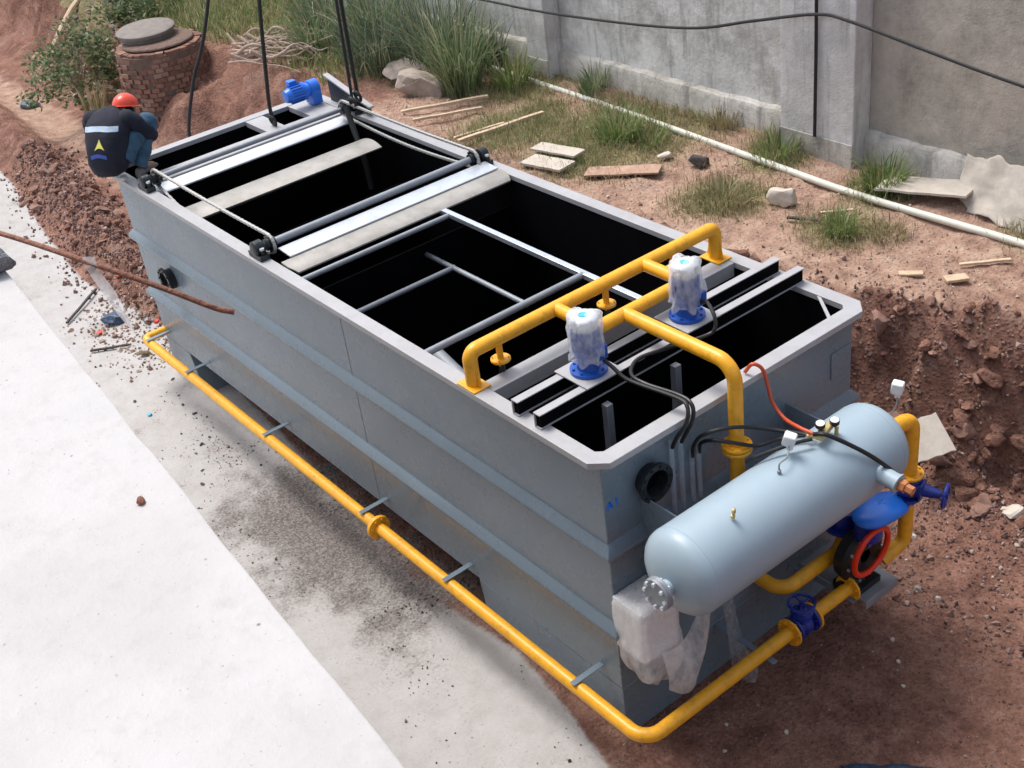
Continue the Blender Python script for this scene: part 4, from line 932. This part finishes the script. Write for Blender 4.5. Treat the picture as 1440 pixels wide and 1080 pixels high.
# ------------------------------------------------------------------ vegetation
def blade(m2, base, dirv, ln, w, bend, seg=4):
    base = Vector(base); d = Vector(dirv); side = Vector((-d.y, d.x, 0))
    if side.length < 1e-3: side = Vector((1, 0, 0))
    side.normalize(); a = rnd.uniform(-.9, .9); side = Matrix.Rotation(a, 3, 'Z') @ side
    hz = Vector((d.x, d.y, 0)); vs = []; o = len(m2.v)
    for k in range(seg+1):
        u = k/seg; p = base + Vector((0, 0, 1))*ln*(u - .5*bend*u*u*u) + hz*ln*(u*.25+bend*u*u)
        ww = w*(1-u**1.6)*(.55+.45*min(1, u*3)) + .0006
        m2.v.append(tuple(p-side*ww)); m2.v.append(tuple(p+side*ww))
    for k in range(seg): i = o+2*k; m2.f.append((i, i+1, i+3, i+2))
def clump(name, x, y, n, rad, l0, l1, w, mat, label, group=None, bend=(.1, .75), cat='grass clump', z=None):
    m2 = MB()
    for _ in range(n):
        a = rnd.uniform(0, 6.283); r_ = rad*math.sqrt(rnd.random()); px, py = x+math.cos(a)*r_, y+math.sin(a)*r_
        k = rnd.uniform(.2, 1.); b_ = a+rnd.uniform(-.9, .9)
        blade(m2, (px, py, (h(px, py) if z is None else z)-.02), (math.cos(b_)*k, math.sin(b_)*k, 0), l0+(l1-l0)*rnd.random()**1.4, w*rnd.uniform(.6, 1.3), rnd.uniform(*bend)+(.5 if rnd.random() < .12 else 0), 5)
    o = m2.build(name, mat, None, smooth=0); o.data.polygons.foreach_set('use_smooth', [True]*len(o.data.polygons)); return tag(o, label, cat, group)
clump('tall_grass', -8.15, 4.95, 420, .24, .7, 1.45, .0075, 'reed', 'tall arching green grass clump standing right beside the big boulder')
clump('tall_grass', -9.1, 5.25, 460, .42, .7, 1.45, .008, 'reeddark', 'dark green reed clump behind the flat slab of rock')
clump('tall_grass', -9.9, 4.85, 480, .42, .6, 1.25, .008, 'reeddark', 'dark green reed clump just beyond the right rim corner, left of the boulder')
clump('tall_grass', -10.6, 5.35, 420, .45, .7, 1.4, .008, 'reed', 'mid green reed clump farther back behind the heap of dead branches')
clump('tall_grass', -8.5, 5.55, 200, .3, .4, .8, .011, 'reeddark', 'reed clump between the first narrow pillar and the tall arching clump')
clump('tall_grass', -11.3, 4.75, 260, .3, .5, .95, .011, 'reed', 'low reed clump at the right edge of the heap of dead branches')
clump('tall_grass', -11.9, 5.4, 380, .5, .6, 1.2, .008, 'reeddark', 'dark reed clump against the wall at the top centre of the picture')
clump('tall_grass', -7.62, 5.35, 130, .2, .3, .7, .009, 'grass', 'thin light green grass growing at the foot of the first narrow pillar')
clump('grass_clump', -5.35, 5.02, 420, .24, .18, .42, .007, 'grass', 'bright green grass clump between the white pipe and the reddish board')
clump('grass_clump', -5.0, 5.15, 160, .2, .12, .3, .006, 'grass', 'small green tuft touching the white pipe right of the bright clump')
clump('grass_clump', -3.33, 4.5, 260, .26, .12, .30, .006, 'drygrass', 'olive dry grass clump left of the pale squarish rock')
clump('grass_clump', -2.04, 4.66, 210, .13, .15, .36, .007, 'grass', 'green grass clump on the bare soil below the white pipe joint')
clump('grass_clump', -2.25, 5.52, 300, .17, .2, .45, .008, 'grass', 'leafy green clump against the wall right of the broad pillar')
clump('grass_clump', -3.6, 5.56, 220, .22, .15, .40, .007, 'grass', 'green clump at the foot of the broad pillar behind the white pipe')
clump('grass_clump', -6.5, 5.68, 150, .16, .2, .5, .007, 'reed', 'weed growing against the wall ledge right of the first pillar')
clump('grass_clump', -4.5, 5.75, 120, .15, .15, .4, .006, 'drygrass', 'straw coloured weed against the wall ledge left of the broad pillar')
clump('grass_clump', -.55, 5.55, 160, .18, .12, .3, .007, 'grass', 'green tuft beside the white pipe at the right edge')
clump('grass_clump', -1.75, 4.9, 120, .18, .08, .22, .006, 'drygrass', 'low dry tuft right of the green clump on the bare soil')
clump('agave_plant', -14.3, 2.35, 70, .14, .45, .85, .03, 'drygrass', 'pale upright pointed plant on the bank left of the manhole shaft', None, (0, .18), 'plant')
def bush(x, y, z, r_, ht, n, mat, label):
    root = empty('bush', (x, y, z), label, 'bush')
    m2 = MB()
    for _ in range(26):
        a = rnd.uniform(0, 6.28); k = rnd.uniform(.2, .9); m2.tube([(x, y, z), (x+math.cos(a)*r_*k*.5, y+math.sin(a)*r_*k*.5, z+ht*.5), (x+math.cos(a)*r_*k, y+math.sin(a)*r_*k, z+ht*rnd.uniform(.6, 1))], [.014, .009, .004], 5)
    m2.build('stem', 'bark', root)
    m2 = MB(); cl = [(rnd.uniform(0, 6.28), math.sqrt(rnd.random())*r_, rnd.uniform(.1, 1.), rnd.uniform(.12, .26)) for _ in range(34)]
    for _ in range(n):
        a, rr_, u, cr = rnd.choice(cl); c = Vector((x+math.cos(a)*rr_*(1.1-.5*u), y+math.sin(a)*rr_*(1.1-.5*u), z+ht*u))
        p = c+Vector((rnd.gauss(0, 1), rnd.gauss(0, 1), rnd.gauss(0, .8)))*cr*.6; d = Vector((rnd.gauss(0, 1), rnd.gauss(0, 1), rnd.gauss(.2, .7))).normalized()
        s_ = d.cross(Vector((rnd.gauss(0, 1), rnd.gauss(0, 1), rnd.gauss(0, 1)))).normalized(); l_ = rnd.uniform(.05, .12); w_ = l_*.22
        m2.add([p, p+d*l_*.5+s_*w_, p+d*l_, p+d*l_*.5-s_*w_], [(0, 1, 2, 3)])
    m2.build('foliage', mat, root, smooth=0)
bush(-15.2, 2.5, .55, .78, 1.1, 2900, 'leafbush', 'dark leafy bush on the bank left of the manhole shaft')
bush(-15.6, 3.9, 1.2, .7, .7, 2200, 'leafbush', 'rounded green bush behind the manhole shaft at the far left')
def cover(name, n, fn, l0, l1, w, mat):
    m2 = MB(); k = 0
    while k < n:
        p = fn()
        if p is None: continue
        a = rnd.uniform(0, 6.28); q = rnd.uniform(.2, 1)
        blade(m2, (p[0], p[1], h(*p)-.01), (math.cos(a)*q, math.sin(a)*q, 0), rnd.uniform(l0, l1), w*rnd.uniform(.7, 1.3), rnd.uniform(.1, .7), 2); k += 1
    o = m2.build(name, mat, None, smooth=0); tag(o, kind='stuff')
def gp(xa, xb, ya, yb, thr=.3):
    def f():
        x = rnd.uniform(xa, xb); y = rnd.uniform(ya, yb); g = grassy(x, y)*(.75+.6*fbm(x, y, 4, 4, 1.6))
        return (x, y) if g > thr+rnd.uniform(-.15, .15) and bank_t(x, y)[0] > .9 else None
    return f
cover('grass_cover', 15000, gp(-8.5, -.3, 3.8, 5.85, .22), .04, .16, .0038, 'drygrass')
cover('green_grass_cover', 5000, gp(-8, -.3, 3.8, 5.85, .38), .04, .16, .0045, 'grass')
cover('meadow_grass', 16000, gp(-21, -9.5, 4.0, 8.0, .2), .12, .38, .010, 'grass')
cover('meadow_dry_grass', 9000, gp(-21, -9.5, 4.0, 8.0, .2), .12, .38, .010, 'drygrass')

# ------------------------------------------------------------------ the squatting worker
O = Vector((-6.72, .07, H+.002)); F = Vector((-.60, .80, 0)).normalized(); S = Vector((F.y, -F.x, 0))
worker = empty('person', O, 'worker in red helmet, navy jacket and jeans squatting on the tank rim', 'person')
def wp(f, s_, z): return O+F*f+S*s_+Vector((0, 0, z))
def skin_mesh(name, mat, verts, edges, radii, parent, root=0, sub=2):
    me_ = bpy.data.meshes.new(name); off = world_loc(parent)
    me_.from_pydata([tuple(Vector(v)-off) for v in verts], edges, []); o = bpy.data.objects.new(name+'_tmp', me_); col.objects.link(o)
    md = o.modifiers.new('skin', 'SKIN'); md.use_smooth_shade = True; md.branch_smoothing = .6
    for i, r_ in enumerate(radii):
        sv = me_.skin_vertices[0].data[i]; sv.radius = (r_, r_) if not isinstance(r_, tuple) else r_; sv.use_root = (i == root)
    ms = o.modifiers.new('sub', 'SUBSURF'); ms.levels = sub; ms.render_levels = sub
    dg = bpy.context.evaluated_depsgraph_get(); nm = bpy.data.meshes.new_from_object(o.evaluated_get(dg)); nm.name = name
    bpy.data.objects.remove(o); nm.materials.clear(); nm.materials.append(M[mat]); nm.polygons.foreach_set('use_smooth', [True]*len(nm.polygons))
    q = bpy.data.objects.new(name, nm); col.objects.link(q); q.parent = parent; return q
J = dict(pel=wp(-.13, 0, .24), sp=wp(-.11, 0, .35), ch=wp(-.01, 0, .475), nk=wp(.13, .01, .53), hd0=wp(.20, .03, .55), hd1=wp(.265, .05, .545))
for sd, s_ in (('l', -1), ('r', 1)):
    J['hip'+sd] = wp(-.10, s_*.10, .22); J['kn'+sd] = wp(.20, s_*.27, .43); J['an'+sd] = wp(.0, s_*.20, .085); J['toe'+sd] = wp(.17, s_*.24, .04)
    J['sh'+sd] = wp(.05, s_*.20, .52); J['el'+sd] = wp(.16, s_*.29, .34); J['wr'+sd] = wp(.36, s_*.14, .28); J['hand'+sd] = wp(.43, s_*.11, .24)
def sk(name, mat, names, edges, radii, sub=2):
    idx = {n_: i for i, n_ in enumerate(names)}
    return skin_mesh(name, mat, [J[n_] for n_ in names], [(idx[a], idx[b]) for a, b in edges], radii, worker, 0, sub)
nm_ = ['pel', 'sp', 'ch', 'nk', 'hd0', 'hd1', 'hipl', 'knl', 'anl', 'toel', 'hipr', 'knr', 'anr', 'toer', 'shl', 'ell', 'wrl', 'handl', 'shr', 'elr', 'wrr', 'handr']
ed_ = [('pel', 'sp'), ('sp', 'ch'), ('ch', 'nk'), ('nk', 'hd0'), ('hd0', 'hd1')]
for s_ in 'lr': ed_ += [('pel', 'hip'+s_), ('hip'+s_, 'kn'+s_), ('kn'+s_, 'an'+s_), ('an'+s_, 'toe'+s_), ('ch', 'sh'+s_), ('sh'+s_, 'el'+s_), ('el'+s_, 'wr'+s_), ('wr'+s_, 'hand'+s_)]
# fingers, each its own chain from the palm
rad_ = [.12, .11, .11, .05, .075, .085, .085, .06, .042, .03, .085, .06, .042, .03, .05, .038, .028, .034, .05, .038, .028, .034]
for s_, sg in (('l', -1), ('r', 1)):
    for k in range(5):
        a = J['hand'+s_]; off_ = (-.028+.014*k)*1. if k < 4 else .034
        p1 = a + F*(.045 if k < 4 else .02) + S*(off_ if k < 4 else -sg*.035) + Vector((0, 0, -.012)); p2 = p1 + F*(.024 if k in (1, 2) else .018) + Vector((0, 0, -.022))
        J[f'f{k}{s_}'] = p1; J[f'g{k}{s_}'] = p2; nm_ += [f'f{k}{s_}', f'g{k}{s_}']; rad_ += [.0085, .007]; ed_ += [('hand'+s_, f'f{k}{s_}'), (f'f{k}{s_}', f'g{k}{s_}')]
sk('body', 'skin', nm_, ed_, rad_)
# jacket: lofted back and chest, sleeves running into the shoulders
def loft(m2, rows, n=28, p=2.4):
    pts = [Vector(wp(f, 0, z)) for f, z, w_, d_ in rows]; rs = []
    for i, (f, z, w_, d_) in enumerate(rows):
        t = (pts[min(i+1, len(pts)-1)]-pts[max(i-1, 0)]).normalized(); dp = t.cross(S).normalized()
        ring = []
        for j in range(n):
            a = 2*math.pi*j/n; c_, s_ = math.cos(a), math.sin(a); q = (abs(c_)**p+abs(s_)**p)**(-1/p)
            wr = 1+.075*fbm(c_*1.8+i*.3, s_*1.8, i*.5, 4, 1.6)
            ring.append(pts[i]+S*(c_*q*w_*.93*wr)+dp*(s_*q*d_*wr))
        rs.append(ring)
    m2.rings(rs)
m2 = MB(); loft(m2, [(-.15, .10, .10, .06), (-.165, .13, .175, .125), (-.165, .20, .20, .15), (-.145, .29, .205, .155), (-.10, .38, .215, .155), (-.035, .46, .225, .145), (.04, .525, .215, .12), (.095, .555, .15, .095), (.13, .568, .085, .075), (.145, .575, .075, .07)])
for s_ in 'lr':
    a0 = Vector(J['sh'+s_]); path = spline([a0*.75+Vector(J['ch'])*.25, a0, Vector(J['el'+s_]), Vector(J['wr'+s_])], 6); m2.tube(path, [.105-.055*(q/(len(path)-1))+.006*math.sin(q*1.9) for q in range(len(path))], 16)
jacket = m2.build('jacket', 'jacket', worker, smooth=60)
m2 = MB(); loft(m2, [(-.10, .10, .08, .06), (-.12, .14, .16, .10), (-.10, .20, .165, .11), (-.06, .26, .15, .10)])
for s_ in 'lr':
    path = spline([J['hip'+s_], Vector(J['hip'+s_])*.5+Vector(J['kn'+s_])*.5+Vector((0, 0, .02)), J['kn'+s_], Vector(J['kn'+s_])*.55+Vector(J['an'+s_])*.45, J['an'+s_]], 5); k_ = len(path)-1
    m2.tube(path, [.112-.050*(q/k_)+.007*math.sin(q*1.6)+(.010 if 8 < q < 12 else 0) for q in range(k_+1)], 16)
    m2.lathe(Vector(J['kn'+s_])-F*.06+Vector((0, 0, -.02)), F+Vector((0, 0, .5)), [(0, .03), (.03, .085), (.07, .098), (.11, .085), (.14, .05), (.15, .0)], 18)
m2.build('jeans', 'jeans', worker, smooth=60)
for s_, sg in (('l', -1), ('r', 1)):
    c = J['an'+s_]; m2 = MB(); rs = []
    for u, w_, hh in ((-.07, .025, .05), (-.05, .038, .085), (0, .042, .09), (.08, .045, .065), (.16, .048, .05), (.20, .035, .04), (.215, .015, .025)):
        b0 = Vector((c.x, c.y, O.z+.001))+F*u+S*sg*u*.12
        rs.append([b0+S*w_*math.cos(t)+Vector((0, 0, hh/2+hh/2*math.sin(t))) for t in [2*math.pi*j/12 for j in range(12)]])
    m2.rings(rs); m2.build('shoe', 'shoe', worker)
# helmet with brim
hc = J['hd1']+Vector((0, 0, .035)); ax = (F*.35+Vector((0, 0, 1))).normalized(); a1 = (F-ax*F.dot(ax)).normalized(); a2 = ax.cross(a1)
m2 = MB(); rs = []
for k in range(11):
    t = k/10*math.pi/2
    rs.append([hc+ax*(.115*math.sin(t))+ (a1*math.cos(q)*.135+a2*math.sin(q)*.112)*max(.02, math.cos(t)) for q in [2*math.pi*j/28 for j in range(28)]])
rim_ = [hc-ax*.006+(a1*math.cos(q)*(.150+.035*max(0, math.cos(q)))+a2*math.sin(q)*.124) for q in [2*math.pi*j/28 for j in range(28)]]
m2.rings([rim_]+rs, caps=True); m2.build('helmet', 'helmet', worker, smooth=50)
def face_bit(nm, mat, f, s_, z, r_, sc=(1, 1, 1)):
    c = J['hd1']+a1*f+a2*s_+ax*z; bm = bmesh.new(); bmesh.ops.create_uvsphere(bm, u_segments=12, v_segments=8, radius=r_)
    m2 = MB(); m2.add([c+a1*v.co.x*sc[0]+a2*v.co.y*sc[1]+ax*v.co.z*sc[2] for v in bm.verts], [tuple(v.index for v in fc.verts) for fc in bm.faces]); bm.free(); m2.build(nm, mat, worker)
face_bit('nose', 'skin', .092, 0, -.015, .016, (1.2, .8, 1.2)); face_bit('mouth', 'scrapred', .080, 0, -.048, .013, (.5, 1.6, .4))
for q in (-1, 1): face_bit('ear', 'skin', 0, q*.088, -.012, .024, (.7, .4, 1.2)); face_bit('eye', 'dark', .082, q*.032, .008, .009)
face_bit('hair', 'jacket', -.030, 0, -.012, .092, (.75, .98, .62))
# patches on the back of the jacket follow its surface
def back_patch(nm, mat, s0, s1, z0, z1, poly=None):
    jk = [o for o in kids(worker) if o.name.startswith('jacket')][0]; off = world_loc(worker); bm = bmesh.new(); bm.from_mesh(jk.data); from mathutils.bvhtree import BVHTree
    bvh = BVHTree.FromBMesh(bm); m2 = MB(); nu, nv = 14, 6; grid = {}
    for i in range(nu+1):
        for j in range(nv+1):
            s_ = s0+(s1-s0)*i/nu; z = z0+(z1-z0)*j/nv + .02*math.cos((i/nu-.5)*math.pi)
            if poly: wv = (1-j/nv)*.8+.2; s_ = (s0+s1)/2+(s_-(s0+s1)/2)*wv
            o_ = wp(-.8, s_, z-.02)-off; hit = bvh.ray_cast(o_, F+Vector((0, 0, .0)))
            if hit[0] is not None: grid[i, j] = hit[0]+hit[1]*.004
    vi = {k: n_ for n_, k in enumerate(grid)}
    m2.add([grid[k]+off for k in grid], [(vi[i, j], vi[i+1, j], vi[i+1, j+1], vi[i, j+1]) for i in range(nu) for j in range(nv) if all(q in vi for q in ((i, j), (i+1, j), (i+1, j+1), (i, j+1)))])
    bm.free(); m2.build(nm, mat, worker, smooth=60)
back_patch('reflective_band', 'reflect', -.17, .17, .505, .545)
back_patch('back_print', 'print', -.03, .07, .38, .45, True); back_patch('blue_print', 'printblue', -.08, .08, .30, .335)
rock(5, 'glove', tuple(wp(.0, .07, .03)-F*.12), (.06, .045, .03), (0, 0, .4), 'work_glove', 'off-white work glove lying on the rim behind the squatting worker', 'glove')

# ------------------------------------------------------------------ light, sky, camera
AZ = math.atan2(-.13, -1.0); EL = R(64)     # direction towards the sun in the ground plane
sd = Vector((math.cos(AZ)*math.cos(EL), math.sin(AZ)*math.cos(EL), math.sin(EL)))
sun = bpy.data.lights.new('sun', 'SUN'); sun.energy = 1.5; sun.angle = R(24); sun.color = (1., .965, .91)
so_ = bpy.data.objects.new('sun', sun); so_.rotation_euler = sd.to_track_quat('Z', 'Y').to_euler(); so_.location = sd*40; col.objects.link(so_)
w = bpy.data.worlds.new('World'); scene.world = w; w.use_nodes = True; nt = w.node_tree; bg = nt.nodes['Background']
sky = nt.nodes.new('ShaderNodeTexSky'); sky.sky_type = 'NISHITA'; sky.sun_disc = False; sky.sun_elevation = EL; sky.sun_rotation = math.pi/2-AZ
sky.air_density = 1.2; sky.dust_density = 4.
hsv = nt.nodes.new('ShaderNodeHueSaturation'); hsv.inputs['Saturation'].default_value = .62     # thin bright cloud greys the sky
nt.links.new(sky.outputs[0], hsv.inputs['Color']); nt.links.new(hsv.outputs[0], bg.inputs[0]); bg.inputs[1].default_value = .125
cam = bpy.data.cameras.new('camera'); co = bpy.data.objects.new('camera', cam); col.objects.link(co)
co.location = (4.38880171, -3.48579428, 6.50897025); co.rotation_euler = (1.00092723, .119257004, .896269156)
cam.sensor_fit = 'HORIZONTAL'; cam.sensor_width = 36; cam.lens = 1753.54895/1440*36; cam.clip_end = 2000; cam.clip_start = .05
scene.camera = co
vs = scene.view_settings; vs.view_transform = 'Standard'; vs.look = 'None'; vs.exposure = .78; vs.gamma = 1
scene.cycles.use_denoising = True; scene.cycles.max_bounces = 8; scene.cycles.transparent_max_bounces = 12
